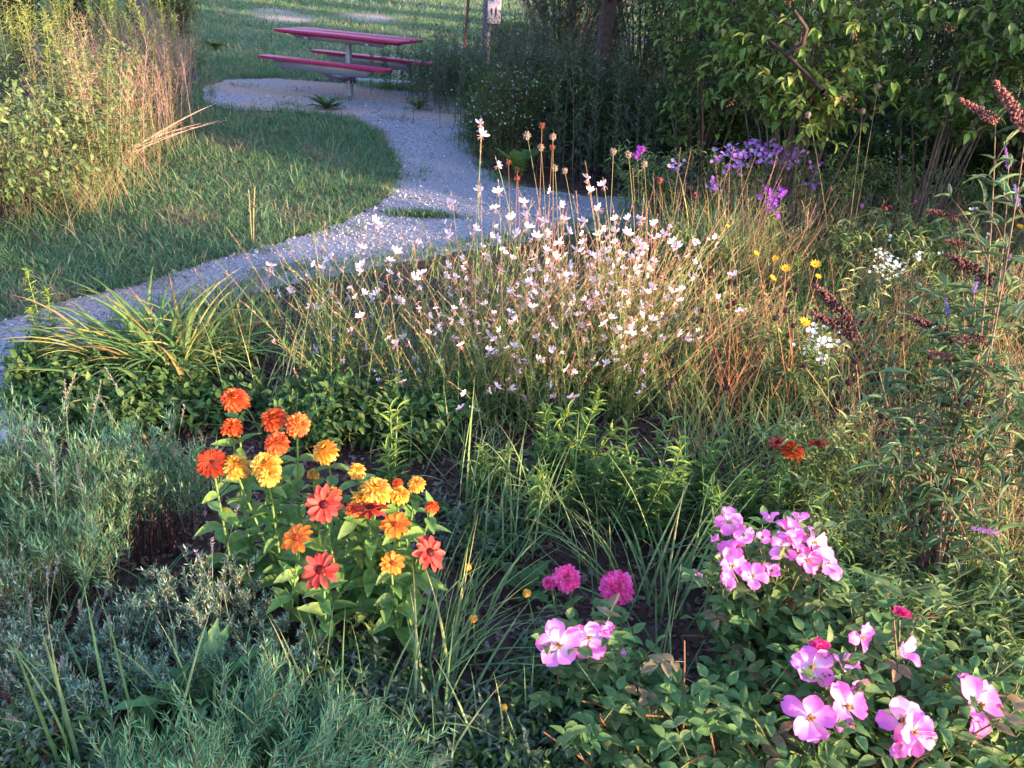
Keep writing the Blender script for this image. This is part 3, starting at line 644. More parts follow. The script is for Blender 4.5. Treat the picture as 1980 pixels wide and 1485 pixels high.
# trees far behind the brush
tree('tree with a thick blue grey trunk behind the brush in the top left', at(266, 20, 13.6), .17, 2.6, 6, 2.4, 2.2, 16, 14, 10, .10, .05, T_TRI, DK+MD, bark=(.06, .06, .08))
for u, y, h, lb in [(30, 12.5, 2.2, 'dark bush behind the goldenrods at the far left'), (150, 13, 2.2, 'dark bush behind the goldenrods left of the grey trunk'), (-120, 12, 2.4, 'dark bush left of the far left bush'), (330, 17, .9, 'low green bush beyond the brush on the lawn edge')]:
    shrub('bush', lb, 'bush', at(u, 10, y), h, h*.5, 30, 14, 10, .065, .028, T_TRI, DK, sr=.012, t0=.08, twl=.36, droop=.05, S=6)

# broad leaved weeds on the lawn and the dirt pad
def rosette(name, lab, c, n, L, W, cols, rise=.9, tp=None, cat='weed', drp=.9, stemcol=None, group=None):
    c = A(c, dtype=float); g = Geo(); az = ring_az(n)+U(-.4, .4, n); P = curves(np.tile(c, (n, 1)), az, rise*U(.5, 1.2, n), drp*U(.6, 1.3, n), L*U(.65, 1.15, n), 12)
    S = 13; t = np.linspace(0, 1, S); d = tang(P); s = norm(np.cross(d, np.broadcast_to(A([0, 0, 1.]), d.shape))); pr = np.interp(t, [0, .3, .65, .9, 1], [.2, .7, 1, .6, .1])*(1+.32*np.cos(np.arange(S)*np.pi))
    h = (W/2*pr)[None, :, None]*s; up = np.cross(s, d)*(W*.15*pr)[None, :, None]
    V = np.stack([P-h+up, P, P+h+up], 2).reshape(-1, 3); i = np.arange(S-1); a = (np.arange(n)[:, None]*S*3+3*i).ravel()
    col = np.repeat(mixc(cols, n), S*3, 0)
    g.add(V, q=np.r_[np.c_[a, a+1, a+4, a+3], np.c_[a+1, a+2, a+5, a+4]], c=col)
    return tag(g.build(name, LEAF, org=c), lab, cat, group)
rosette('dock_weed', 'leafy dark weed on the dirt in front of the table post', G(632, 212), 26, .26, .07, MD)
rosette('dock_weed', 'smaller dark weed on the gravel right of the table', G(808, 212), 18, .24, .05, MD)
rosette('dock_weed', 'broad leaved weed on the lawn left of the table', G(418, 96), 22, .3, .09, MD)
rosette('burdock', 'plant with large round green leaves at the foot of the asters', G(1003, 345)+[0, 0, .0], 9, .34, .15, MD+LT, rise=.4)

# ------------------------------------------------------------------ WHITE ASTERS BY THE PATH
def daisy_tpl(n=10, cup=.3):
    v = []; q = []
    for i in range(n):
        a = 2*math.pi*i/n; d = A([math.cos(a), math.sin(a), 0]); s = A([-math.sin(a), math.cos(a), 0]); w_ = math.pi/n*.75
        k = len(v); v += [d*.15-s*.05, d*.15+s*.05, d*.7+s*w_*.7+A([0, 0, cup*.5]), d+A([0, 0, cup]), d*.7-s*w_*.7+A([0, 0, cup*.5])]
        q += [(k, k+1, k+2, k+4)]
    t = [(5*i+4, 5*i+2, 5*i+3) for i in range(n)]
    return dict(v=A(v), q=A(q), t=A(t), c=np.ones((len(v), 3)))
T_DAISY = daisy_tpl(); T_STAR = daisy_tpl(5, .5)
def flowers(g, pos, tp, size, cols, face=(0, -.5, .8), spread=.5, disc=None):
    n = len(pos); nrm = norm(A(face)+rng.normal(0, spread, (n, 3))); ref = norm(rng.normal(size=(n, 3))); x = norm(np.cross(nrm, ref)); y = np.cross(nrm, x)
    s = (size*U(.75, 1.2, n))[:, None]; stamp(g, tp, np.stack([x*s, y*s, nrm*s], -1), pos, mixc(cols, n, .12, .03))
    if disc is not None: stamp(g, T_OCT, np.stack([x*s*.28, y*s*.28, nrm*s*.15], -1), pos+nrm*s*.08, jit(disc, n))
def aster(lab, base, h, r, nst, fl, fcol, size, fgroup=None, cols=None, name='aster', disc=(.4, .3, .08), ntw=10, zmin=.3, leaf=(.045, .01)):
    base = A([base[0], base[1], hz(base[0], base[1])]); T = thing(name, lab, 'flowering plant', base); gl, gw, gf = Geo(), Geo(), Geo()
    foliage_mass(gl, gw, base, h, r, nst, ntw, 9, leaf[0], leaf[1], T_LANCE3, cols or MD, sr=.004, t0=.15, twl=.2, droop=.05, S=5, wood=(.12, .08, .06))
    V = np.concatenate(gl.v); k = V[:, 2]-base[2] > h*zmin; V = V[k]; pick = V[rng.integers(0, len(V), fl)]+rng.normal(0, .015, (fl, 3))
    flowers(gf, pick, T_DAISY if disc is not None else T_STAR, size, fcol, disc=disc)
    gw.build('stems', STEM, T, org=base); gl.build('foliage', LEAF, T, org=base); tag(gf.build('blossoms', PETAL, T, org=base), kind='stuff'); return T
WH = [(.62, .62, .68), (.72, .70, .74)]
aster('dark leaved aster bush dotted with small white flowers on the right side of the path', G(985, 322)[:2], .85, .42, 40, 330, WH, .009, cols=DK+MD)
aster('small white aster plant at the left front of the aster bush, leaning over the path', G(930, 300)[:2], .55, .35, 22, 150, WH, .009, cols=MD)
aster('white flowering aster in the shade behind the aster bush', G(1010, 262)[:2], .95, .4, 28, 160, WH, .009, cols=GY+DK)
aster('pale asters behind the green weeds right of the dark trunk', G(1300, 262)[:2], 1.0, .4, 30, 170, WH, .010, cols=GY+DK)
aster('few white asters right of the picnic table at the lawn edge', D(875, 110, 12.2)[:2], .55, .35, 18, 60, WH, .02, cols=MD)
# dark reddish stalk pair inside the asters
g = Geo(); c = G(1010, 315); P = beziers(A([c, c+[.05, 0, 0], c+[.1, 0, 0], c+[.14, 0, 0]]), A([c+[0, 0, .5]]*4), A([D(985, 120, c[1]), D(1005, 135, c[1]), D(1030, 150, c[1]), D(962, 150, c[1])]), 8); tubes(g, P, .012, .006, (.07, .03, .03), 5)
leaves_on(g, P, T_TRI, 40, .4, 1, .03, .015, .5, jit((.07, .035, .03), 160)); tag(g.build('dock_seed_stalk', DRY, org=c), 'dark reddish brown seed stalks rising out of the white aster bush', 'dry stalks')
for u, v, h, lb in [(1345, 330, .85, 'bright green narrow leaved plant right of the dark trunk'), (1390, 345, .95, 'green narrow leaved plant left of the purple asters'), (1295, 330, .6, 'smaller green narrow leaved plant near the poppy heads'), (1435, 250, 1.0, 'tall green narrow leaved plant under the bare branch')]:
    o = goldenrod_proto(h, 9, None, (.06, .11, .04), (.10, .19, .07), Ll=.10, nl=34, name='willow_leaved_weed', spread=.13, W=.016); o.location = G(u, v); o['label'] = lb; o['category'] = 'plant'

# ------------------------------------------------------------------ ZINNIAS
def petal_rings(rings, col, tip, tp='spoon', jl=.12):
    g = Geo(); T_ = leaf_tpl(4, tp, .18, .1, c=(1*A([1, 1, 1]), A(tip)))
    for n, r0, L, W, el, z in rings:
        az = ring_az(n)+U(-.12, .12, n)+U(0, 1); e = el+rng.normal(0, .09, n)
        e = e+.18*np.sin(az+z*9+len(rings)); d = np.stack([np.cos(e)*np.cos(az), np.cos(e)*np.sin(az), np.sin(e)], -1)
        up = np.stack([-np.sin(e)*np.cos(az), -np.sin(e)*np.sin(az), np.cos(e)], -1)
        pos = np.c_[r0*np.cos(az), r0*np.sin(az), np.full(n, z)]
        stamp(g, T_, frames(d, up, L*U(.88, 1.1, n), W*U(.85, 1.1, n)), pos, mixc(col, n, jl, .05))
    return g
DOUBLE = [(16, .09, .42, .20, -.45, .0), (16, .09, .41, .19, -.2, .05), (16, .08, .39, .18, .02, .10), (15, .07, .35, .17, .25, .15), (14, .06, .31, .16, .5, .18), (11, .05, .26, .15, .8, .2), (8, .03, .21, .13, 1.15, .21)]
SINGLE = [(11, .08, .44, .24, .12, .0), (6, .06, .36, .22, .35, .02)]
SINGLE2 = [(12, .07, .45, .19, .1, .0), (9, .06, .38, .17, .4, .02)]
def head_set(cols, tip, kind, disc):
    out = []
    for k in range(4):
        g = petal_rings(kind, cols, tip); me = g.mesh('flower_head', PETAL)
        gd = Geo(); n = 60; a = np.arange(n)*2.4; r = .115*np.sqrt(np.arange(n)/n); z = .07+.08*(1-(r/.115)**2)+(.12 if kind is DOUBLE else 0)
        stamp(gd, T_BALL2, [np.diag([.12, .12, .07])], [[0, 0, z.min()]], A(disc[0])*.8); d = norm(np.c_[np.cos(a)*r*4, np.sin(a)*r*4, np.ones(n)]); stamp(gd, T_TRI, frames(d, rng.normal(size=(n, 3)), .07, .035), np.c_[r*np.cos(a), r*np.sin(a), z-.04], mixc(disc, n, .2, .05))
        out.append((me, gd.mesh('disc', PETAL)))
    return out
ZC = dict(
    O=head_set([(.68, .12, .03), (.58, .09, .025), (.74, .20, .05)], (1, .85, .8), DOUBLE, [(.5, .2, .02)]),
    Y=head_set([(.72, .36, .045), (.66, .27, .03), (.78, .46, .09)], (1, 1.05, 1), DOUBLE, [(.6, .35, .03)]),
    D=head_set([(.38, .045, .012), (.32, .05, .012)], (1, .8, .8), SINGLE2+DOUBLE[2:4], [(.12, .02, .01)]),
    R=head_set([(.52, .05, .035), (.44, .035, .025), (.58, .08, .05)], (1, 1, 1.1), SINGLE2, [(.10, .008, .012), (.16, .02, .015)]),
    S=head_set([(.76, .20, .025), (.72, .15, .02)], (1, 1.1, 1), SINGLE, [(.28, .03, .015), (.7, .35, .04)]),
    P=head_set([(.85, .07, .24), (.80, .05, .20), (.88, .13, .34)], (1, 1.1, 1.2), DOUBLE, [(.5, .15, .05)]))
T_ZL = leaf_tpl(5, 'ovate', .28, .28)
def basis(nrm, spin):
    n = norm(A(nrm, dtype=float)); x = norm(np.cross([0, 1, .1], n)); y = np.cross(n, x); c, s = math.cos(spin), math.sin(spin)
    return np.stack([x*c+y*s, -x*s+y*c, n], -1)
def zinnia(lab, base_uv, heads, leafL=.098, nl=14, cols=[(.15, .25, .08), (.12, .21, .07), (.20, .29, .10)]):
    c = G(*base_uv); T = thing('zinnia_plant', lab, 'zinnia', c); g, gl = Geo(), Geo()
    for (u, v, z, k, dpx, face, hl) in heads:
        y = c[1]+0; d = ray(u, v); t = (z-CAM_H)/d[2]; p = A([d[0]*t, d[1]*t, z]); dist = np.linalg.norm(p-[0, 0, CAM_H]); dm = dpx/FPX*dist
        nrm = norm(A([face[0], face[1], face[2]])+rng.normal(0, .22, 3))
        b = c+A([rng.normal(0, .03), rng.normal(0, .02), 0]); q = p-nrm*dm*.18
        P = beziers(b[None], (b*.4+q*.6-[0, 0, z*.12])[None], q[None], 8); tubes(g, P, .0035, .003, (.14, .2, .07), 5)
        leaves_on(gl, P, T_ZL, nl, .18, .93, leafL, leafL*.5, 1.15, mixc(cols, nl), pairs=True, Ltip=.6, droop=.12)
        leaves_on(gl, P, T_ZL, 6, .955, .985, dm*.3, dm*.14, .6, mixc(cols, 6), droop=0)
        me, dc = ZC[k][rng.integers(4)]
        o = put(me, 'flower_head', T, p-c, basis(nrm, U(0, 6)), dm*U(.78, .98)); 
        if hl: o['label'] = hl
        dd = bpy.data.objects.new('disc', dc); COL.objects.link(dd); dd.parent = o
    g.build('stems', STEM, T, org=c); gl.build('foliage', LEAF, T, org=c); return T
UPF = (0, -.12, 1); CF = (.05, -.8, .8); CR = (.5, -.6, .5)
zinnia('zinnia plant with shaggy double orange flowers, tallest and furthest left of the bed', (520, 1130), [(455, 775, .56, 'O', 58, UPF, 'topmost orange flower'), (450, 829, .52, 'O', 54, UPF, None)])
zinnia('zinnia plant with three crowded double orange flowers above the yellow ones', (575, 1135), [(530, 812, .54, 'O', 58, UPF, None), (577, 822, .54, 'O', 54, (.1, -.5, 1), None), (535, 858, .52, 'O', 52, (.2, -.5, 1), None)])
zinnia('zinnia plant with one dark burnt orange flower at the left end of the zinnias', (490, 1150), [(410, 896, .46, 'D', 66, (0, -.5, 1), 'dark burnt orange flower')])
zinnia('zinnia plant with a flat yellow flower next to a larger golden double one', (545, 1165), [(457, 904, .45, 'Y', 58, (0, -.3, 1), None), (514, 900, .47, 'Y', 64, (0, -.6, 1), None), (520, 920, .455, 'Y', 52, (0, -.8, .8), None)], nl=14, leafL=.085)
zinnia('zinnia plant carrying the big pale yellow dome shaped flower', (655, 1150), [(629, 874, .50, 'Y', 66, UPF, 'big pale yellow dome shaped flower'), (606, 918, .42, 'Y', 30, UPF, None)])
zinnia('zinnia plant with several golden yellow flowers behind the red ones', (715, 1170), [(690, 912, .47, 'Y', 38, (.3, -.3, 1), None), (727, 950, .45, 'Y', 70, UPF, None), (700, 968, .43, 'Y', 48, UPF, None), (648, 950, .45, 'S', 34, UPF, None), (682, 985, .42, 'O', 36, UPF, None)])
zinnia('zinnia plant with small yellow flowers right of the golden ones', (770, 1160), [(805, 937, .45, 'Y', 38, UPF, None), (772, 958, .43, 'Y', 50, UPF, None), (768, 935, .45, 'O', 24, UPF, None), (835, 981, .42, 'O', 32, (.2, -.1, 1), 'small half open orange flower')])
zinnia('zinnia plant with two coral red open flowers side by side', (690, 1200), [(626, 975, .43, 'R', 72, CF, None), (716, 985, .43, 'R', 74, UPF, None)])
zinnia('zinnia plant with a single flat orange flower left of the lower red one', (600, 1230), [(574, 1041, .37, 'S', 62, (0, -.8, .8), 'single flat orange flower')])
zinnia('zinnia plant with a lone coral red flower lowest in the bed', (640, 1275), [(621, 1103, .32, 'R', 72, CF, 'lone coral red flower')])
zinnia('zinnia plant with two light orange single flowers, one above the other', (740, 1250), [(765, 1016, .40, 'S', 56, (.1, -.6, .9), None), (759, 1090, .34, 'S', 54, (.2, -.7, .8), None)])
zinnia('zinnia plant with a scarlet flower facing right at the right side of the bed', (800, 1230), [(830, 1069, .35, 'R', 74, CR, 'scarlet flower facing right')])
zinnia('zinnia plant with the lit bright pink double flower', (1100, 1270), [(1095, 1119, .22, 'P', 70, (0, -.6, .9), None), (1062, 1127, .20, 'P', 30, (-.8, -.2, .6), None)], nl=8, leafL=.055)
zinnia('zinnia plant with the deeper pink double flower on the right of the pink pair', (1200, 1270), [(1194, 1137, .21, 'P', 72, (.05, -.8, .7), None)], nl=8, leafL=.055)
zinnia('zinnia plant with two orange red flowers in the right meadow', (1525, 1010), [(1530, 873, .30, 'O', 54, UPF, None), (1504, 857, .31, 'R', 46, UPF, None)], nl=10, leafL=.06)
zinnia('zinnia plant with one dark orange flower right of the orange red pair', (1585, 1005), [(1580, 859, .31, 'R', 44, (.3, 0, 1), None)], nl=8, leafL=.06)
zinnia('zinnia plant with a golden flower half hidden behind the butterfly bush', (1835, 990), [(1829, 826, .34, 'Y', 44, UPF, None), (1765, 868, .30, 'Y', 28, UPF, None)], nl=8, leafL=.06)
zinnia('zinnia plant with a pale gold flower right of the other golden one in the meadow', (1895, 1010), [(1888, 850, .34, 'Y', 44, (.2, 0, 1), None)], nl=8, leafL=.06)

# ------------------------------------------------------------------ ROSES
def petal_grid(nu=7, nv=6, cup=.25, curl=.25, ruf=.03, notch=.10, seed=0):
    rr = np.random.default_rng(seed); t = np.linspace(0, 1, nu+1); sx = np.linspace(-1, 1, nv+1); Tt, S = np.meshgrid(t, sx, indexing='ij')
    w_ = np.interp(Tt, [0, .15, .4, .65, .85, 1], [.18, .42, .8, 1., .97, .72]); x = S*w_/2
    y = Tt-.16*S**2*Tt**2-notch*np.exp(-(S/.25)**2)*Tt**6
    z = cup*(S**2)*w_*.5-curl*np.clip(Tt-.55, 0, 1)**2*2.2+.25*cup*Tt+ruf*Tt**2*np.sin(S*5+rr.uniform(0, 6))*np.cos(Tt*6+rr.uniform(0, 6))+ruf*.6*Tt*np.sin(S*11+rr.uniform(0, 6))
    I_ = np.arange((nu+1)*(nv+1)).reshape(nu+1, nv+1); q = np.stack([I_[:-1, :-1], I_[:-1, 1:], I_[1:, 1:], I_[1:, :-1]], -1).reshape(-1, 4)
    k = np.clip(1-Tt*1.9, 0, 1)[..., None]; vein = (1-.10*(np.sin(S*17) > .3)*Tt)[..., None]; c_ = (A([1, 1, 1])*(1-k)+A([1.12, 3.2, 1.4])*k)*vein*(1-.25*np.clip(Tt-.85, 0, 1)*4)[..., None]**A([.2, 1, .6])
    return dict(v=np.stack([x, y, z], -1).reshape(-1, 3), q=q, t=None, c=c_.reshape(-1, 3))
def rose_mesh(open_=.35, n=5, L=.56, dark=False, dbl=False):
    base = A([.95, .80, .86]); 
    g = Geo(); T_ = leaf_tpl(5, 'heart', .22, -.12, notch=.05, c=(A([1.08, 2.4, 1.35]), A([1, .8, .95])), wave=.04)
    cols = [(.80, .16, .49), (.79, .20, .53), (.82, .25, .57)] if not dark else [(.74, .04, .20), (.66, .03, .16)]
    rings = [(n, open_, L, .47)]+([(5, open_+.5, L*.8, .45), (4, open_+.9, L*.6, .35)] if dbl else [])
    for (k, el, LL, WW) in rings:
        az = ring_az(k)+U(-.2, .2, k)+U(0, 3); e = el+rng.normal(0, .22, k)
        d = np.stack([np.cos(e)*np.cos(az), np.cos(e)*np.sin(az), np.sin(e)], -1); up = np.stack([-np.sin(e)*np.cos(az), -np.sin(e)*np.sin(az), np.cos(e)], -1)+rng.normal(0, .18, (k, 3))
        Fr = frames(d, up, LL*U(.85, 1.1, k), WW*U(.9, 1.12, k)); tc = mixc(cols, k, .12, .08); T0 = np.c_[.04*np.cos(az), .04*np.sin(az), U(0, .03, k)]
        for j in range(k): stamp(g, petal_grid(cup=U(.1, .5), curl=U(-.1, .7), ruf=U(.03, .09), notch=U(.02, .16), seed=int(rng.integers(9999))), Fr[j:j+1], T0[j:j+1], tc[j:j+1])
    gs = Geo(); m = 40; a = U(0, 6.28, m); r = U(0, .6, m); d = norm(np.c_[np.cos(a)*r, np.sin(a)*r, np.ones(m)]); P = curves(np.tile([0, 0, .02], (m, 1)), a, r, .3, U(.10, .17, m), 2)
    tubes(gs, P, .004, .004, (.5, .4, .12), 3); stamp(gs, T_OCT, rndrot(m, .018), P[:, -1], mixc([(.55, .33, .06), (.4, .2, .05)], m)); return g.mesh('blossom', PETAL), gs.mesh('stamens', PETAL)
RM = [rose_mesh(a) for a in (.15, .3, .5, .25, .38, .1)]; RD = [rose_mesh(.6, dark=True, dbl=True) for _ in range(2)]; RS = [rose_mesh(.9, 4), rose_mesh(.7, 3), rose_mesh(1.1, 4)]
T_RL = leaf_tpl(4, 'ovate', .3, .2)
ROSEG = [(.085, .15, .06), (.11, .19, .075), (.14, .19, .08), (.22, .15, .10)]
def rose_bush(lab, base_uvs, blooms, nst, h, r, leafn=7, L=.036, pink=.1):
    c = G(*base_uvs); T = thing('rose_bush', lab, 'rose', c); g, gl = Geo(), Geo(); tips = []
    for (u, v, z, k, dpx, face) in blooms:
        p = G(u, v, z); dist = np.linalg.norm(p-[0, 0, CAM_H]); dm = dpx/FPX*dist; nrm = norm(A(face)+rng.normal(0, .2, 3))
        b = c+A([rng.normal(0, r*.4), rng.normal(0, r*.3), 0]); q = p-nrm*.01
        P = beziers(b[None], (b*.35+q*.65+[0, 0, -.02])[None], q[None], 8); tubes(g, P, .0035, .002, (.13, .11, .06), 5); tips.append(P)
        me, stm = {'o': RM, 'd': RD, 's': RS}[k][rng.integers(len({'o': RM, 'd': RD, 's': RS}[k]))]
        o = put(me, 'blossom', T, p-c, basis(nrm, U(0, 6)), dm*U(.74, .98))
        dd = bpy.data.objects.new('stamens', stm); COL.objects.link(dd); dd.parent = o
    b = c+np.c_[rng.normal(0, r*.3, nst), rng.normal(0, r*.3, nst), np.zeros(nst)]
    P = curves(b, U(0, 6.28, nst), U(.1, .8, nst), U(.1, .9, nst), h*U(.7, 1.25, nst), 8, wob=.12); tubes(g, P, .004, .002, mixc([(.13, .12, .06), (.15, .06, .04)], nst), 5)
    PP = np.concatenate([P]+tips); n = len(PP)
    pos, tn = along(PP, U(.2, .93, (n, leafn))); pos = pos.reshape(-1, 3); m = len(pos)
    Q = curves(pos, U(0, 6.28, m), U(.5, 1.4, m), U(.1, .5, m), U(.06, .10, m), 4); tubes(g, Q, .0012, .0008, (.13, .13, .06), 3)
    c5 = mixc(ROSEG, m, .15, .05, p=[.35, .33, 1-.68-pink*.5, pink*.5]); C5 = np.repeat(c5, 5, 0); zc = rng.normal(0, .15, (m*5, 3))
    k = 0
    for tt, sgn in ((.45, 1), (.45, -1), (.75, 1), (.75, -1), (1., 0)):
        ps, td = along(Q, np.full((m, 1), tt)); ps = ps[:, 0]; td = td[:, 0]; sd = norm(np.cross(td, [0, 0, 1.])); d = norm(td*(.45 if sgn else 1)+sd*sgn)
        stamp(gl, T_RL, frames(d, norm(A([0, 0, 1.])+rng.normal(0, .3, (m, 3))), L*U(.8, 1.15, m), L*.62), ps, c5*U(.9, 1.1, (m, 1)))
    g.build('canes', STEM, T, org=c); gl.build('foliage', LEAF, T, org=c); return T
FC = (0, -.8, .7)
rose_bush('rose bush topped by the dense cluster of pink flowers at the right', (1500, 1330), [
    (1410, 1010, .50, 'o', 62, FC), (1437, 1035, .50, 'o', 50, FC), (1412, 1070, .46, 'o', 52, (-.3, -.5, .8)), (1415, 1095, .44, 'o', 62, FC), (1490, 1010, .52, 's', 50, (0, 0, 1)), (1525, 1030, .52, 'o', 64, (.2, -.5, .9)), (1545, 1008, .53, 's', 44, (.2, .2, 1)),
    (1570, 1050, .50, 'o', 60, (.6, -.4, .7)), (1513, 1062, .49, 'o', 64, FC), (1560, 1085, .47, 'o', 66, (.4, -.6, .7)), (1595, 1090, .46, 'o', 62, (.6, -.5, .6)), (1540, 1045, .51, 'o', 56, FC), (1455, 1115, .43, 'o', 54, (-.1, -.6, .7)), (1490, 1105, .43, 's', 50, FC),
    (1398, 1128, .42, 's', 50, FC), (1358, 1112, .41, 's', 34, (-.6, -.3, .3)), (1475, 1040, .51, 's', 36, (0, -.2, 1)), (1390, 1045, .47, 's', 34, (-.7, -.2, .5))], 20, .48, .17)
rose_bush('rose bush with two wide pink flowers below the pink zinnias', (1140, 1420), [(1080, 1247, .30, 'o', 80, (-.2, -.7, .8)), (1140, 1232, .31, 'o', 80, (.1, -.8, .8)), (1168, 1222, .31, 's', 44, (.4, -.3, .8)), (1200, 1262, .27, 's', 22, (.5, 0, .3))], 10, .30, .12)
rose_bush('rose bush with scattered large pink flowers in the lower right corner', (1640, 1560), [
    (1565, 1385, .34, 'o', 94, (-.1, -1, .7)), (1635, 1365, .35, 'o', 80, (.1, -.9, .7)), (1570, 1292, .38, 'o', 86, (-.2, -.5, 1)), (1632, 1298, .39, 's', 70, (.5, -.2, .8)), (1582, 1258, .40, 'd', 46, (0, -.3, 1)), (1663, 1232, .40, 'o', 62, (.5, -.6, .5)), (1742, 1192, .40, 'd', 40, (.2, -.1, 1)), (1740, 1265, .38, 's', 62, (.5, -.3, .5)), (1655, 1320, .37, 's', 44, (.4, -.6, .5))], 26, .40, .22, leafn=8)
rose_bush('rose bush with mauve pink flowers furthest to the lower right', (1840, 1580), [(1740, 1395, .33, 'o', 74, (-.2, -.7, .8)), (1765, 1415, .33, 'o', 66, (.2, -.8, .6)), (1742, 1440, .31, 's', 54, (-.2, -.7, .5)), (1888, 1362, .34, 'o', 92, (.1, -.7, .9)), (1825, 1485, .27, 's', 20, (0, 0, 1)), (1862, 1313, .37, 's', 28, (0, 0, 1)), (1925, 1375, .32, 's', 34, (.5, 0, .7))], 24, .36, .24, leafn=8)
rose_bush('leafy rose bush without flowers between the pink pair and the lower right blooms', (1390, 1500), [], 19, .34, .22, leafn=9, pink=.2)
rose_bush('low leafy rose shoots at the bottom edge below the two wide pink flowers', (1240, 1600), [], 15, .3, .2, leafn=8)

# ------------------------------------------------------------------ GAURA
FLW = A([(932,262),(930,240),(963,320),(930,370),(965,372),(958,402),(875,393),(1138,345),(1168,358),(1140,370),(1015,393),(1083,397),(1052,430),(1092,425),(988,425),(1020,415),(1157,405),(1187,425),(1240,425),(1265,435),(1130,430),(1020,440),(1000,455),(960,460),(920,445),(870,455),(1040,460),(1080,470),(1100,450),(1130,470),(1160,455),(1190,470),(1215,455),(1235,470),(1260,460),(1285,455),(1338,467),(1310,480),(1300,470),(765,490),(735,440),(725,430),(700,480),(630,505),(625,520),(527,530),(525,515),(690,490),(755,505),(700,515),(740,548),(730,570),(775,540),(770,580),(865,515),(860,535),(940,495),(945,505),(1020,548),(1075,500),(1070,520),(1100,515),(1130,490),(1150,500),(1180,505),(1200,490),(1180,530),(1220,500),(1240,480),(1250,510),(1230,520),(1110,555),(1155,570),(1150,545),(1260,560),(1290,580),(1255,590),(1240,600),(985,608),(1005,595),(1030,595),(1055,570),(1060,620),(1075,630),(1045,625),(945,650),(980,665),(970,655),(990,690),(970,680),(1000,640),(1025,640),(1115,610),(1170,625),(1190,640),(1165,610),(1200,655),(1245,640),(1310,645),(1325,655),(1350,655),(610,598),(540,570),(560,565),(640,570),(675,575),(660,590),(720,580),(850,610),(848,640),(830,640),(780,655),(680,640),(612,680),(700,710),(770,690),(772,720),(775,740),(895,630),(890,790),(912,793),(740,788),(660,825),(818,828),(985,750),(960,748),(1095,715),(1105,770),(1070,768),(1105,808),(1140,695),(1000,720),(1040,700),(1085,660),(1120,640),(1060,650),(1210,570),(1195,560),(1210,610),(975,925),(1085,600),(1100,585),(1060,545),(1145,520),(1205,520),(1215,540),(1190,450),(1170,490),(1115,485),(1095,540),(1040,520),(1225,625),(1260,620),(1275,655),(1140,600),(1130,660),(800,540),(815,530),(900,560)], dtype=float)
def gaura_mesh():
    g = Geo(); T_ = leaf_tpl(3, 'spoon', .12, -.15, c=(A([1, .72, .82]), A([1, 1, 1])))
    az = A([-.95, -.32, .32, .95])+rng.normal(0, .1, 4); d = np.stack([np.sin(az), U(-.15, .15, 4), np.cos(az)], -1)
    stamp(g, T_, frames(d, A([[0, -1., .1]]*4), A([.5, .58, .54, .48])*U(.85, 1.1, 4), .21), np.zeros((4, 3)), mixc([(.86, .80, .85), (.9, .86, .9)], 4, .04, .02))
    n = 6; P = curves(np.zeros((n, 3)), U(-2.2, -.9, n), U(1.6, 2.3, n), .2, .4, 3); tubes(g, P, .012, .01, (.7, .5, .5), 3); stamp(g, T_OCT, rndrot(n, .03), P[:, -1], (.6, .3, .2))
    return g.mesh('flower', PETAL)
GMs = [gaura_mesh() for _ in range(3)]
GB = [((700, 760), 'loose gaura at the left side, wands with sparse white flowers over the path edge'), ((890, 790), 'gaura left of the middle with tall wands of white flowers'), ((1040, 800), 'dense gaura in the middle covered with white flowers'), ((1190, 790), 'gaura on the right leaning right, its wands thick with white flowers'), ((985, 745), 'gaura at the back of the group, left of its tallest dense part'), ((1120, 735), 'gaura at the back of the group where the white flowers are densest'), ((1200, 735), 'gaura at the back right of the group reaching toward the stiff grass')]
gw = [A([650, 860, 1040, 1215])]
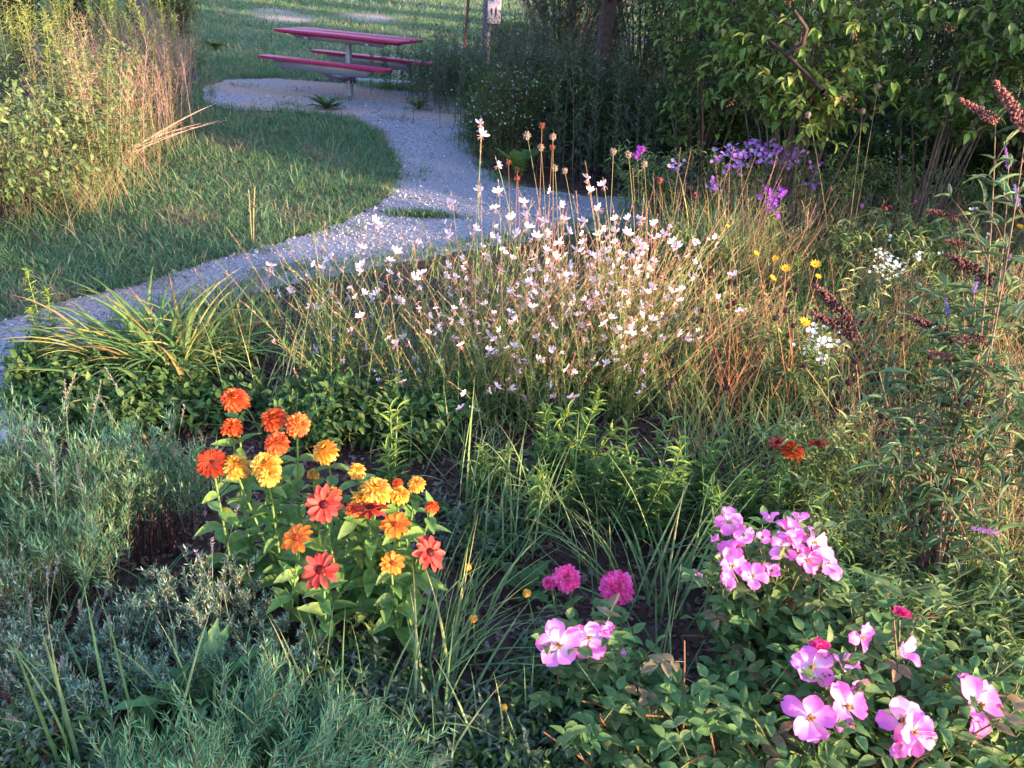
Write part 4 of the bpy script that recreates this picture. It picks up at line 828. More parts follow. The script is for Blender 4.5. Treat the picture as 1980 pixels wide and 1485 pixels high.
for gi, (uv, lab) in enumerate(GB):
    c = G(*uv); T = thing('gaura_plant', lab, 'gaura', c); g, gl = Geo(), Geo()
    sel = FLW[np.argmin(abs(FLW[:, :1]-gw[0][None]+rng.normal(0, 25, (len(FLW), 4))*0), 1) == gi]
    if gi > 3: sel = FLW[:0]
    yy = 3.62-(sel[:, 1]-450)/400*.85+rng.normal(0, .08, len(sel)); yy = np.where(sel[:, 1] < 450, 3.55, yy); tg = A([D(u, v, y) for (u, v), y in zip(sel, yy)]).reshape(-1, 3)
    tg[:, 2] = np.maximum(tg[:, 2], .06)
    n = len(tg); b = c+np.c_[rng.normal(0, .10, n), rng.normal(0, .08, n), np.zeros(n)]
    mid = b*.35+tg*.65; mid[:, :2] = b[:, :2]*.6+tg[:, :2]*.4; tip = tg+norm(tg-mid)*U(.03, .09, n)[:, None]
    P = beziers(b, mid, tip, 9); RC = [(.26, .24, .10), (.32, .18, .11), (.19, .24, .09)]
    tubes(g, P, .0018, .001, mixc(RC, n), 3)
    m = 110; ta = U(0, 6.28, m); hh = U(.2, .74, m) if gi < 4 else U(.45, .86, m); bb = c+np.c_[rng.normal(0, .13, m), rng.normal(0, .10, m), np.zeros(m)]; F = curves(bb, ta, U(.05, .5, m), U(0, .7, m), hh, 9, wob=.04); F[:, :, 0] += F[:, :, 2]*[-.1, 0, .1, .15, .05, .2, .2][gi]
    tubes(g, F, .0017, .0009, mixc(RC, m), 3); AL = np.concatenate([P, F]); k = len(AL)
    leaves_on(gl, AL, T_TRI, 44, .03, .75, .045, .0075, .7, mixc([(.11, .18, .06), (.15, .22, .08), (.08, .14, .06)], k*44), Ltip=.5)
    ps, tn = along(AL, U(.8, 1, (k, 9))); bud = ps.reshape(-1, 3); tn = tn.reshape(-1, 3); d = norm(tn+rng.normal(0, .35, bud.shape)); stamp(gl, T_TRI, frames(d, rng.normal(size=d.shape), U(.008, .018, len(d)), .004), bud, mixc([(.48, .13, .14), (.40, .2, .14), (.55, .3, .28)], len(d)))
    g.build('stems', DRY, T, org=c); gl.build('foliage', LEAF, T, org=c)
    for j in range(n):
        az = U(-.9, .9); M3 = A(Matrix.Rotation(az, 3, 'Z') @ Matrix.Rotation(rng.normal(.1, .35), 3, 'X') @ Matrix.Rotation(rng.normal(0, .5), 3, 'Y'))
        put(GMs[rng.integers(3)], 'flower', T, tg[j]-c, M3, U(.046, .068))
    # paired smaller flowers sitting along the filler wands
    for j in range(min(99-n, [25, 45, 55, 55, 75, 85, 45][gi])):
        q, _ = along(F[j:j+1], A([[U(.7, .99)]])); M3 = A(Matrix.Rotation(U(-1.2, 1.2), 3, 'Z') @ Matrix.Rotation(rng.normal(.1, .4), 3, 'X') @ Matrix.Rotation(rng.normal(0, .6), 3, 'Y'))
        put(GMs[rng.integers(3)], 'flower', T, q[0, 0]-c, M3, U(.028, .048))

# ------------------------------------------------------------------ LAVENDER AND SILVER SHRUBLETS, LOWER LEFT
def lavender(lab, uv, h, r, n, cols, L=.035, W=.004, nl=34, lean=None, tuft=True, wood=(.12, .08, .07), spikes=0, group=None, bend=.5, ang=.6):
    c = G(*uv); T = thing('lavender', lab, 'lavender', c, 0, group); g, gl = Geo(), Geo()
    az = U(0, 6.28, n); th = np.arctan(r/h)*np.sqrt(U(0, 1, n))
    b = c+np.c_[rng.normal(0, r*.3, n), rng.normal(0, r*.3, n), np.zeros(n)]
    P = curves(b, az if lean is None else lean+rng.normal(0, .5, n), th*.5, th*.9+(0 if lean is None else bend), h*U(.6, 1.15, n), 7, wob=.09); tubes(g, P, .0022, .001, jit(wood, n), 3)
    k = n*nl; leaves_on(gl, P, T_TRI, nl, .3, 1., L, W, ang, mixc(cols, k, .25, .04), Ltip=.6)
    if tuft:
        m = 5; pos, tn = along(P, U(.45, .95, (n, m))); pos = pos.reshape(-1, 3); k = len(pos); Q = curves(pos, U(0, 6.28, k), U(.2, .8, k), U(-.5, 0, k), h*U(.12, .26, k), 3); tubes(g, Q, .0012, .0008, jit(wood, k), 3)
        leaves_on(gl, Q, T_TRI, 11, .1, 1., L*.75, W, ang*.85, mixc(cols, k*11, .25, .04))
    if spikes:
        m = spikes; b = c+np.c_[rng.normal(0, r*.4, m), rng.normal(0, r*.4, m), np.zeros(m)]; S = curves(b, U(0, 6.28, m), U(0, .3, m), .2, h*U(1.2, 1.6, m), 5); tubes(g, S, .0012, .0009, (.2, .22, .15), 3)
        leaves_on(gl, S, T_TRI, 26, .84, 1, .009, .005, .8, jit((.28, .20, .24), m*26), )
    g.build('stems', STEM, T, org=c); gl.build('foliage', LEAF, T, org=c); return T
SG1 = [(.15, .27, .17), (.20, .33, .21), (.12, .21, .12), (.27, .36, .21)]
SLV = [(.22, .31, .27), (.32, .40, .36), (.16, .24, .19), (.10, .16, .10)]
SHG = [(.11, .24, .12), (.15, .30, .15), (.19, .34, .18)]
for uv, h, r, n, lb in [((20, 1060), .42, .20, 110, 'tall grey green lavender at the left edge below the flat stone'), ((140, 1075), .38, .18, 110, 'tall grey green lavender second from the left edge'), ((255, 1040), .36, .18, 110, 'tall grey green lavender in the middle of the left hand row'),
                        ((345, 1010), .28, .15, 90, 'grey green lavender just left of the burnt orange zinnia'), ((-90, 1130), .5, .22, 90, 'lavender cut by the left edge of the picture'), ((60, 1180), .32, .18, 90, 'grey green lavender in front of the left edge one'), ((190, 1160), .30, .16, 70, 'lower grey green lavender before the tall row')]:
    lavender(lb, uv, h, r, int(n*.42), SG1, L=.042, W=.0042, nl=34, spikes=3)
for uv, h, r, n, lb in [((425, 1235), .20, .14, 90, 'silvery lavender clump standing alone right of the dark stalks'), ((300, 1240), .19, .13, 80, 'low silvery lavender left of the lone clump'), ((190, 1300), .18, .14, 80, 'low silvery lavender in the dark middle of the corner'), ((60, 1350), .20, .15, 80, 'low silvery lavender near the left edge, behind the red flowers'),
                        ((505, 1265), .15, .09, 50, 'small silvery lavender nearest the lone coral zinnia'), ((400, 1330), .15, .13, 70, 'low silvery lavender behind the jagged leaved weed'), ((290, 1370), .15, .12, 60, 'low dull lavender left of the jagged leaved weed'), ((500, 1370), .14, .12, 60, 'low silvery lavender right of the jagged leaved weed'), ((130, 1440), .18, .14, 60, 'low lavender among the red flowers'),
                        ((575, 1330), .12, .08, 40, 'tiny silvery lavender under the coral zinnia leaves'), ((-30, 1280), .24, .16, 70, 'silvery lavender at the left border of the picture')]:
    lavender(lb, uv, h*U(.8, 1.25), r, int(n*.45), SLV, L=.022, W=.0042, nl=20, spikes=4 if r > .13 else 0, wood=(.14, .08, .07), ang=.75)
for uv, h, r, n, ln, lb in [((420, 1640), .32, .16, 60, None, 'grey green lavender at the bottom edge with upright sprigs'), ((560, 1620), .28, .14, 56, .5, 'grey green lavender at the bottom with sprigs bent to the right'), ((700, 1610), .24, .12, 40, .3, 'lavender at the bottom whose long sprigs sweep right over the mulch'), ((620, 1520), .22, .12, 70, .9, 'lavender sprigs arching above the bottom clump'), ((300, 1660), .3, .16, 60, None, 'lavender sprigs at the bottom edge below the jagged weed'), ((480, 1490), .26, .10, 50, .8, 'upright lavender sprigs right of the jagged weed')]:
    lavender(lb, uv, h, r, n, SHG+SG1[:2], L=.046, W=.004, nl=36, lean=ln, tuft=False)
# dead stalks
g = Geo()
for k, (u, v, h, lb) in enumerate([(285, 1085, .22, 'blackish dead stalks between the tall lavender and the zinnias'), (335, 1075, .18, 'dark brown dead stalks right of the blackish ones'), (430, 1110, .14, 'short broken brown stalk beside the zinnia leaves')]):
    g = Geo(); c = G(u, v); n = 7; P = curves(c+np.c_[rng.normal(0, .02, n), rng.normal(0, .02, n), np.zeros(n)], U(0, 6, n), U(0, .15, n), .1, h*U(.6, 1.1, n), 5, wob=.1); tubes(g, P, .004, .002, (.06, .03, .025), 4); tag(g.build('dead_stalks', DRY, org=c), lb, 'dead stalks')

# jagged leaved weed and other weeds in front
rosette('jagged_weed', 'jagged pale green weed with long toothed leaves in the lower left', G(400, 1390)+[0, 0, .04], 16, .20, .032, [(.09, .16, .07), (.12, .20, .09)], rise=.7, drp=.7)
rosette('jagged_weed', 'small jagged leaf rosette left of the single orange zinnia', G(470, 1130), 10, .14, .05, MD, rise=.7)
rosette('jagged_weed', 'small jagged leaf rosette under the coral zinnia', G(560, 1390), 10, .13, .05, MD, rise=.8)
rosette('jagged_weed', 'leaf rosette between the pink zinnia and the mulch', G(1010, 1150), 9, .13, .045, MD, rise=.8)
rosette('jagged_weed', 'leaf rosette at the bottom left under the sprigs', G(250, 1500), 11, .16, .05, MD, rise=.7)
for i_, (u, v, n, L, lb) in enumerate([(360, 1450, 26, .26, 'fresh green grass tuft behind the bottom lavender'), (230, 1420, 22, .24, 'green grass tuft among the low silvery lavender'), (80, 1250, 20, .3, 'thin green grass between the left edge lavenders'), (480, 1560, 26, .26, 'green grass tuft at the bottom among the sprigs'), (20, 1500, 20, .26, 'green grass tuft in the lower left corner'), (290, 1190, 14, .3, 'few green blades in the dark gap before the dead stalks')]):
    FGT = [(.10, .20, .09), (.14, .25, .11)]; W_ = .006; c = G(u, v); g = Geo(); P = curves(c+np.c_[rng.normal(0, .06, n), rng.normal(0, .06, n), np.zeros(n)], U(0, 6.28, n), U(0, .6, n), U(.3, 1.4, n), L*U(.5, 1.1, n), 7); ribbons(g, P, W_*U(.6, 1.1, n), mixc(FGT, n), fold=True); tag(g.build('grass_tuft', GRASS, org=c), lb, 'grass')
def red_spike(u, v, lb):
    c = G(u, v); g = Geo(); n = 5; P = curves(c+np.c_[rng.normal(0, .02, n), rng.normal(0, .02, n), np.zeros(n)], U(0, 6, n), .15, .2, U(.09, .15, n), 5); tubes(g, P, .0015, .001, (.12, .12, .06), 3); leaves_on(g, P, T_TRI, 9, .7, 1, .012, .007, .8, jit((.22, .02, .03), 45)); leaves_on(g, P, T_LANCE3, 8, .1, .6, .03, .01, .9, jit((.07, .12, .05), 40)); tag(g.build('red_flower', PETAL, org=c), lb, 'flower')
red_spike(30, 1510, 'small red flower spikes at the bottom left corner'); red_spike(95, 1535, 'red flower spikes right of the corner ones'); red_spike(12, 1440, 'dull red flower spikes at the left edge above the corner'); red_spike(160, 1470, 'faint red flower spikes among the low lavender')

# ------------------------------------------------------------------ DAYLILY CLUMP AND GRASS CLUMPS
def clump(name, lab, c, n, L, W, cols, tipc=None, th=(.05, .7), bend=(.6, 1.8), r=.06, S=9, cat='grass', seeds=0, scol=(.3, .16, .12), group=None, fold=True, lean=None, mat=None, slen=1.1):
    c = A(c, dtype=float); g = Geo(); b = c+np.c_[rng.normal(0, r, n), rng.normal(0, r, n), np.zeros(n)]; az = U(0, 6.28, n) if lean is None else lean+rng.normal(0, .7, n)
    P = curves(b, az, U(*th, n), U(*bend, n), L*U(.55, 1.1, n), S, wob=.03); P[:, :, 2] = np.maximum(P[:, :, 2], .008)
    cc = mixc(cols, n, .2, .07); c2 = cc.copy()
    if tipc is not None: k = rng.random(n) < .32; c2[k] = mixc(tipc, k.sum())
    ribbons(g, P, W*U(.7, 1.2, n), cc, C2=c2, fold=fold)
    if not seeds: return tag(g.build(name, mat or GRASS, org=c), lab, cat, group)
    T = thing(name, lab, cat, c, 0, group); g.build('blades', GRASS, T, org=c); g = Geo(); m = seeds; P = curves(c+np.c_[rng.normal(0, r, m), rng.normal(0, r, m), np.zeros(m)], U(0, 6.28, m), U(0, .35, m), U(0, .25, m), L*slen*U(.8, 1.1, m), 7, wob=.02)
    tubes(g, P, .0022, .0012, jit(scol, m), 4); leaves_on(g, P, T_TRI, 40, .72, 1, .011, .004, .3, jit(scol, m*40)); g.build('seed_stalks', DRY, T, org=c); return T
DAY = [(.12, .19, .07), (.15, .21, .08), (.10, .16, .06), (.13, .21, .08)]; DT = [(.42, .26, .08), (.34, .16, .08), (.5, .38, .14)]
clump('daylily', 'big daylily clump with yellowing arching leaves beside the path', G(330, 740), 170, .56, .019, DAY, DT, th=(.1, .9), bend=(.7, 1.9), r=.08, cat='daylily')
clump('daylily', 'second smaller daylily clump behind the right side of the big one', G(430, 705), 90, .48, .016, DAY, DT, th=(.05, .7), r=.06, cat='daylily')
clump('daylily', 'daylily leaves spreading left over the gravel edge', G(250, 725), 60, .5, .016, DAY, DT, th=(.3, 1.1), lean=3.0, r=.05, cat='daylily')
clump('dry_grass', 'patch of brown flattened grass right of the daylilies', G(535, 700), 260, .26, .004, [(.20, .13, .11), (.26, .18, .14), (.15, .10, .08)], th=(.7, 1.4), bend=(.1, .6), r=.14, fold=False, cat='dry grass', mat=DRY)
clump('dry_grass', 'golden dry blades standing between daylilies and gaura', G(480, 690), 40, .36, .006, [(.42, .25, .10), (.34, .2, .1), (.2, .22, .08)], th=(0, .5), bend=(.1, .8), r=.09, fold=False, cat='dry grass', mat=DRY)
clump('grass_clump', 'tall grass tuft at the path edge left of the gaura', G(480, 640), 90, .34, .005, [(.14, .2, .08), (.2, .22, .09), (.1, .16, .06)], r=.16, th=(0, .6), bend=(.2, 1.2), seeds=4)
clump('ornamental_grass', 'large clump of stiff blue green grass with reddish stalks behind the gaura', G(1385, 560), 260, .66, .008, [(.12, .18, .11), (.15, .21, .13), (.10, .15, .08), (.24, .2, .12)], DT, th=(.0, .55), bend=(.1, 1.0), r=.10, seeds=9, scol=(.28, .15, .12), cat='grass', slen=1.3)
clump('ornamental_grass', 'smaller clump of stiff grass left of the purple asters', G(1290, 520), 110, .55, .007, [(.12, .18, .11), (.15, .21, .13), (.24, .2, .12)], DT, th=(.0, .6), bend=(.1, 1.1), r=.08, seeds=6, slen=1.3)
clump('ornamental_grass', 'sparse stiff grass right of the purple asters', G(1500, 550), 90, .5, .007, [(.12, .17, .09), (.18, .2, .1), (.28, .2, .12)], DT, th=(.0, .5), bend=(.1, .9), r=.1, seeds=6, slen=1.2)
FG = [(.12, .19, .09), (.15, .22, .11), (.09, .15, .06), (.2, .25, .12)]
for u, v, n, L, W, ln, lb in [(870, 1260, 34, .42, .007, .4, 'long grass blades right of the zinnias leaning right'), (820, 1390, 30, .46, .007, .9, 'long grass crossing the bare mulch near the bottom'), (1000, 1060, 30, .40, .006, 1.2, 'grass blades behind the pink zinnias'), (1100, 1020, 26, .38, .006, 2.5, 'grass blades between the green goldenrods'), (1290, 1180, 24, .46, .008, 1.0, 'grass clump with tall blades left of the rose cluster'),
    (1330, 1050, 30, .45, .006, None, 'grass tuft behind the rose cluster'), (1650, 1330, 16, .46, .010, .3, 'broad grass blades reaching right across the lower roses'), (930, 1000, 30, .34, .005, .3, 'thin grass over the mulch in the middle'), (640, 1440, 22, .34, .006, 2.0, 'grass blades at the bottom below the coral zinnia'), (330, 1480, 14, .42, .008, 2.6, 'wide grass blades fanning out in the lower left'), (860, 1530, 26, .34, .006, 2.2, 'grass at the bottom edge over the mulch'),
    (150, 1530, 12, .40, .009, 2.8, 'wide pale grass blades at the bottom left'), (1180, 1150, 22, .34, .005, 2.9, 'grass blades above the pink zinnias'), (1460, 1560, 14, .36, .008, 1.2, 'grass blades in front of the lower roses'), (1700, 1600, 14, .34, .008, 1.8, 'grass blades at the bottom between the pink roses'), (1250, 1420, 18, .40, .007, 1.3, 'tall blades between the two wide pink roses and the leafy bush'), (520, 800, 16, .5, .004, 1.6, 'thin tall grass rising behind the orange zinnias'), (560, 1500, 18, .3, .006, 3.1, 'grass blades over the bottom lavender')]:
    clump('long_grass', lb, G(u, v), n, L, W, FG, [(.34, .32, .16)], th=(.0, .9), bend=(.2, 1.2), r=.06, lean=ln, fold=True, S=8)
# slim upright blades
for u, v, h, lb in [(155, 1500, .55, 'tall single grass blade crossing the tall lavender'), (890, 985, .5, 'thin upright blade in front of the left gaura'), (1270, 1330, .52, 'bright upright blade left of the leafy rose bush'), (1010, 1420, .4, 'stiff blade right of the bare mulch'), (870, 1290, .5, 'pale upright blade right of the scarlet zinnia'), (1680, 1140, .4, 'blade standing behind the right roses')]:
    clump('tall_grass', lb, G(u, v), 2, h, .006, [(.2, .26, .12)], [(.38, .32, .16)], th=(0, .12), bend=(.0, .25), r=.01, S=8)

# ------------------------------------------------------------------ GREEN GOLDENRODS AND LEAFY PLANTS IN THE MIDDLE
def green_plant(lab, uv, h, n, L, W, lo, hi, r=.08, nl=34, name='goldenrod', cat='goldenrod', yellow=False, ang=.95):
    c = G(*uv); T = thing(name, lab, cat, c); g, gl = Geo(), Geo(); b = c+np.c_[rng.normal(0, r, n), rng.normal(0, r, n), np.zeros(n)]
    P = curves(b, U(0, 6.28, n), U(.0, .35, n), U(-.1, .4, n), h*U(.6, 1.1, n), 7, wob=.04); tubes(g, P, .003, .0018, (.16, .2, .07), 4)
    k = n*nl; tt = np.tile(np.linspace(0, 1, nl), n)[:, None]**2; C = (A(lo)*(1-tt)+A(hi)*tt)*U(.8, 1.2, (k, 1)); leaves_on(gl, P, T_LANCE, nl, .1, 1, L, W, ang, C, Ltip=.55, droop=.1)
    if yellow: leaves_on(gl, P, T_TRI, 60, .9, 1, .016, .006, .8, jit((.35, .38, .08), n*60), Ltip=.6)
    g.build('stems', STEM, T, org=c); gl.build('foliage', LEAF, T, org=c); return T
lo, hi = (.07, .13, .045), (.20, .28, .07)
green_plant('bright green goldenrod with budding yellow tips in front of the dense gaura', (1075, 985), .42, 8, .085, .019, lo, hi, yellow=True)
green_plant('leafy goldenrod with many fresh shoots right of the mulch patch', (1010, 960), .30, 8, .075, .016, lo, hi)
green_plant('goldenrod with a single fresh green crown behind the yellow zinnias', (765, 985), .38, 3, .08, .016, lo, hi, r=.02)
green_plant('dark leaved goldenrod right of the bright green one', (1170, 1010), .34, 8, .08, .018, lo, (.12, .2, .06))
green_plant('spreading goldenrod with broad leaves right of the middle', (1270, 1020), .34, 9, .085, .02, lo, hi, r=.09)
green_plant('low leafy goldenrod between the roses and the middle of the bed', (1400, 1080), .28, 8, .08, .018, lo, (.14, .22, .06), r=.1)
green_plant('young goldenrod at the right behind the rose cluster', (1500, 1090), .30, 8, .07, .016, lo, hi, r=.1)
green_plant('pale variegated whorled plant rising out of the right meadow', (1600, 690), .58, 2, .10, .017, (.12, .18, .08), (.42, .40, .22), r=.015, nl=40)
green_plant('goldenrod sprout with yellow tips at the left edge of the path', (105, 690), .42, 3, .05, .008, (.10, .17, .06), (.26, .3, .08), r=.03, yellow=True, nl=60)
green_plant('small green spire in front of the purple asters', (1540, 600), .62, 1, .045, .012, (.07, .14, .05), (.14, .26, .07), r=.01, nl=70)
def leafy(lab, uv, h, r, cols, L, W, nst=20, tp=T_OV3, name='leafy_plant', cat='plant', ntw=8, nlf=8, twl=.1, sr=.002, droop=.05):
    return shrub(name, lab, cat, G(*uv)[:2], h, r, nst, ntw, nlf, L, W, tp, cols, sr=sr, t0=.1, twl=twl, droop=droop, S=5, wood=(.1, .12, .05))
for uv, h, r, n, lb in [((610, 840), .14, .18, 34, 'mound of small oval leaves left of the gaura, above the orange zinnias'), ((720, 830), .15, .18, 34, 'dark green leafy mound below the left gaura'), ((820, 850), .15, .16, 30, 'leafy mound behind the goldenrod crown'), ((300, 815), .09, .14, 30, 'low leafy weed in front of the daylilies'), ((200, 830), .09, .10, 20, 'small leafy weed beside the flat stone'), ((400, 820), .08, .12, 24, 'low leafy weed behind the topmost orange zinnia'), ((110, 745), .10, .12, 22, 'ferny weed growing into the gravel left of the daylilies'), ((90, 780), .06, .12, 20, 'flat weed at the edge of the flat stone')]:
    leafy(lb, uv, h, r, MD+[(.08, .15, .05)], .035, .02, nst=n)
for uv, h, r, n, lb in [((700, 1420), .10, .14, 26, 'low green weeds under the right zinnias'), ((1090, 1360), .10, .12, 24, 'small leaved weeds left of the wide pink roses'), ((1040, 1500), .12, .16, 34, 'ferny bluish weeds at the bottom right of the mulch'), ((930, 1560), .12, .14, 30, 'ferny weeds at the bottom edge of the mulch'), ((1150, 1560), .12, .14, 30, 'ferny weeds under the rose leaves at the bottom'), ((130, 1560), .12, .16, 36, 'palmate weeds in the bottom left corner'), ((20, 1600), .14, .16, 34, 'weeds at the very corner at lower left'), ((640, 1380), .10, .10, 20, 'low weeds between lavender and zinnias'), ((920, 1050), .08, .12, 22, 'round leaved seedlings on the mulch in the middle'), ((500, 1440), .1, .12, 24, 'low weeds at the foot of the bottom lavender')]:
    leafy(lb, uv, h, r, MD+GY, .026, .010, nst=n, tp=T_LANCE3)

# ------------------------------------------------------------------ RIGHT MEADOW
MEAD = wpoly([(1290, 760), (1330, 640), (1250, 470), (1500, 415), (1980, 400), (2700, 440), (2700, 1500), (1900, 1220), (1650, 1080), (1420, 1010), (1300, 900)])
g = Geo(); n = 34000; lo_, hi_ = MEAD.min(0), MEAD.max(0); b = U(0, 1, (n, 2))*(hi_-lo_)+lo_; b = b[inpoly(b[:, 0], b[:, 1], MEAD)]; n = len(b)
P = curves(np.c_[b, hz(b[:, 0], b[:, 1])], U(0, 6.28, n), U(0, .7, n), U(.2, 1.3, n), U(.14, .42, n), 5, wob=.05)
ribbons(g, P, U(.003, .008, n), mixc([(.16, .22, .07), (.25, .27, .10), (.12, .17, .06), (.42, .33, .17), (.30, .17, .09)], n, p=[.25, .24, .17, .22, .12]))
tag(g.build('meadow_grass', GRASS), 'tangled green and tan grass filling the sunlit meadow on the right', 'meadow grass', kind='stuff')
MEAD2 = wpoly([(1400, 640), (1450, 560), (2200, 520), (2250, 1000), (1500, 960), (1350, 820)])
OLV = [(.17, .23, .08), (.22, .27, .11), (.27, .30, .15), (.13, .18, .07)]
BU = Proto([bushy_proto(.42, .22, OLV, .045, .010, nst=18, tp=T_LANCE3, ntw=7, nlf=8, twl=.13) for _ in range(3)]+[bushy_proto(.38, .22, GY+[(.2, .23, .16)], .03, .009, nst=20, tp=T_LANCE3, ntw=7, nlf=8, twl=.1)])
TG = Proto([dry_proto(.48, 46, [(.42, .33, .17), (.34, .25, .13), (.36, .18, .10), (.24, .26, .10)], fuzz=3, w=.0016, spread=.13, name='meadow_grass_clump', cat='grass', lean=.6) for _ in range(3)])
for p in fill(MEAD, 60, .2):
    TG.place([*p, hz(*p)], sc=U(.75, 1.2), label='airy clump of fine tan and reddish grass in the sunlit right meadow', group='fine tan grass clumps of the right meadow')
for p in fill(MEAD, 36, .3):
    BU.place([*p, hz(*p)], sc=U(.7, 1.12), label='bushy olive green weed in the sunlit meadow on the right', group='bushy weeds of the right meadow')
RS_ = Proto([dry_proto(.55, 9, [(.38, .15, .08), (.30, .15, .09), (.26, .12, .07)], fuzz=3, w=.0019, seeds=False, spread=.05, name='red_stalks', cat='red stalks', lean=.45) for _ in range(2)])
for u, v in [(1410, 800), (1425, 760), (1380, 840), (1460, 700), (1340, 780), (1300, 800), (1500, 740), (1700, 760), (1850, 900), (1960, 800), (1600, 760), (1900, 740)]:
    RS_.place(G(u, v), sc=U(.8, 1.15), label='wiry clump of orange red stalks glowing in the sun among meadow weeds', group='orange red stalk clumps in the meadow')
for u, v in [(1640, 500), (1700, 510), (1820, 510), (1900, 500), (1950, 520), (1770, 490)]:
    DG.place(G(u, v), sc=U(.33, .48), label='upright tan dry stalks along the back of the right meadow', group='dry stalks behind the meadow')
# tan and green weeds along the back edge
for i, (u, v) in enumerate([(1300, 430), (1450, 440), (1560, 455), (1640, 450), (1740, 455), (1840, 450), (1930, 460), (2020, 470), (1700, 430), (1860, 425), (1960, 430), (1500, 420), (1380, 415), (1620, 420), (1240, 420)]):
    BU.place(G(u, v), sc=U(.9, 1.3), label='bushy weed in the shade along the back of the meadow', group='shaded weeds behind the meadow')
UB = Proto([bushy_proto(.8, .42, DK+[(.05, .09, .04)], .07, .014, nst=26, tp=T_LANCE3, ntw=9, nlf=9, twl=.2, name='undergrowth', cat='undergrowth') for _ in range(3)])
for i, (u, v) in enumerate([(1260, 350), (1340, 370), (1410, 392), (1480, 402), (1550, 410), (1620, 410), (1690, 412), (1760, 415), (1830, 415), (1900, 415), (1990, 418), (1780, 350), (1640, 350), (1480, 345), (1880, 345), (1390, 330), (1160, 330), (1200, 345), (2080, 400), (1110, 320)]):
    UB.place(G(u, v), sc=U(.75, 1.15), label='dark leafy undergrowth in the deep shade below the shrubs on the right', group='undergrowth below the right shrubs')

def stemmed(name, lab, cat, uv, heads, build, part, stemc=(.14, .18, .07), leaf=None, r=.02, sw=.0015, group=None):
    c = G(*uv); T = thing(name, lab, cat, c, 0, group); g = Geo(); gl = Geo()
    for (u, v, dy, s) in heads:
        p = D(u, v, c[1]+dy); p[2] = max(p[2], .05); b = c+A([rng.normal(0, r), rng.normal(0, r), 0]); P = beziers(b[None], (b*.5+p*.5+[0, 0, p[2]*.1])[None], p[None], 8); tubes(g, P, sw, sw*.7, jit(stemc, 1), 4)
        if leaf: leaves_on(gl, P, T_LANCE3, leaf[0], .1, .8, leaf[1], leaf[2], .8, mixc(leaf[3], leaf[0]))
        build(T, p-c, s*np.linalg.norm(p-[0, 0, CAM_H])/FPX)
    g.build('stems', STEM, T, org=c)
    if leaf: gl.build('foliage', LEAF, T, org=c)
    return T
def mk_daisy(col, disc, tp=T_DAISY, name='flower'):
    g = Geo(); flowers(g, A([[0, 0, 0]]), tp, .5, [col], face=(0, 0, 1), spread=.02); flowers(g, A([[0, 0, .02]]), tp, .38, [col], face=(0, 0, 1), spread=.02)
    n = 14; a = U(0, 6.28, n); stamp(g, T_OCT, rndrot(n, .05), np.c_[.08*np.cos(a), .08*np.sin(a), np.full(n, .07)], jit(disc, n)); return g.mesh(name, PETAL)
COR = mk_daisy((.82, .50, .03), (.6, .35, .03)); 
def b_cor(T, p, s): put(COR, 'flower', T, p, basis((rng.normal(0, .3), -.4, .8), U(0, 6)), s*.9)
def ball_mesh(col, k=60, r=.5, spiky=.25, name='seed_head'):
    g = Geo(); stamp(g, T_BALL2, [np.eye(3)*r*.8], [[0, 0, 0]], A(col)*.7); d = norm(rng.normal(size=(k, 3))); stamp(g, T_TRI, frames(d, rng.normal(size=(k, 3)), spiky, .16), d*r*.7, jit(col, k)); return g.mesh(name, DRY)
SH = ball_mesh((.26, .2, .15)); SHR = ball_mesh((.22, .07, .045)); SHD = ball_mesh((.06, .03, .03), r=.5); GAI = ball_mesh((.62, .34, .05), k=90, spiky=.14)
def b_ball(me): return lambda T, p, s: put(me, 'seed_head', T, p, basis((rng.normal(0, .2), 0, 1), U(0, 6)), s)
Ls = (8, .05, .007, OLV); PEA = mk_daisy((.62, .24, .12), (.4, .15, .05))
def b_peach(T, p, s): put(PEA, 'flower', T, p, basis((rng.normal(0, .3), -.5, .8), U(0, 6)), s*1.1)
stemmed('coreopsis', 'yellow coreopsis with three open flowers and tall curved stems', 'flowering plant', (1500, 790), [(1520, 520, .2, 22), (1494, 538, .15, 16), (1577, 512, .3, 24), (1462, 490, .2, 14), (1582, 535, .2, 14)], b_cor, 'flower', stemc=(.34, .16, .08), leaf=Ls)
stemmed('coreopsis', 'coreopsis with small orange flowers left of the yellow ones', 'flowering plant', (1450, 720), [(1500, 500, .3, 16), (1407, 437, .5, 9)], b_cor, 'flower', stemc=(.34, .16, .08), leaf=Ls)
stemmed('coreopsis', 'low yellow flower half hidden in the middle of the meadow', 'flowering plant', (1560, 800), [(1556, 624, .1, 26)], b_cor, 'flower', leaf=Ls)
stemmed('coreopsis', 'lone small orange flower at the right edge above the meadow', 'flowering plant', (1960, 560), [(1972, 439, .2, 16)], b_cor, 'flower', leaf=Ls)
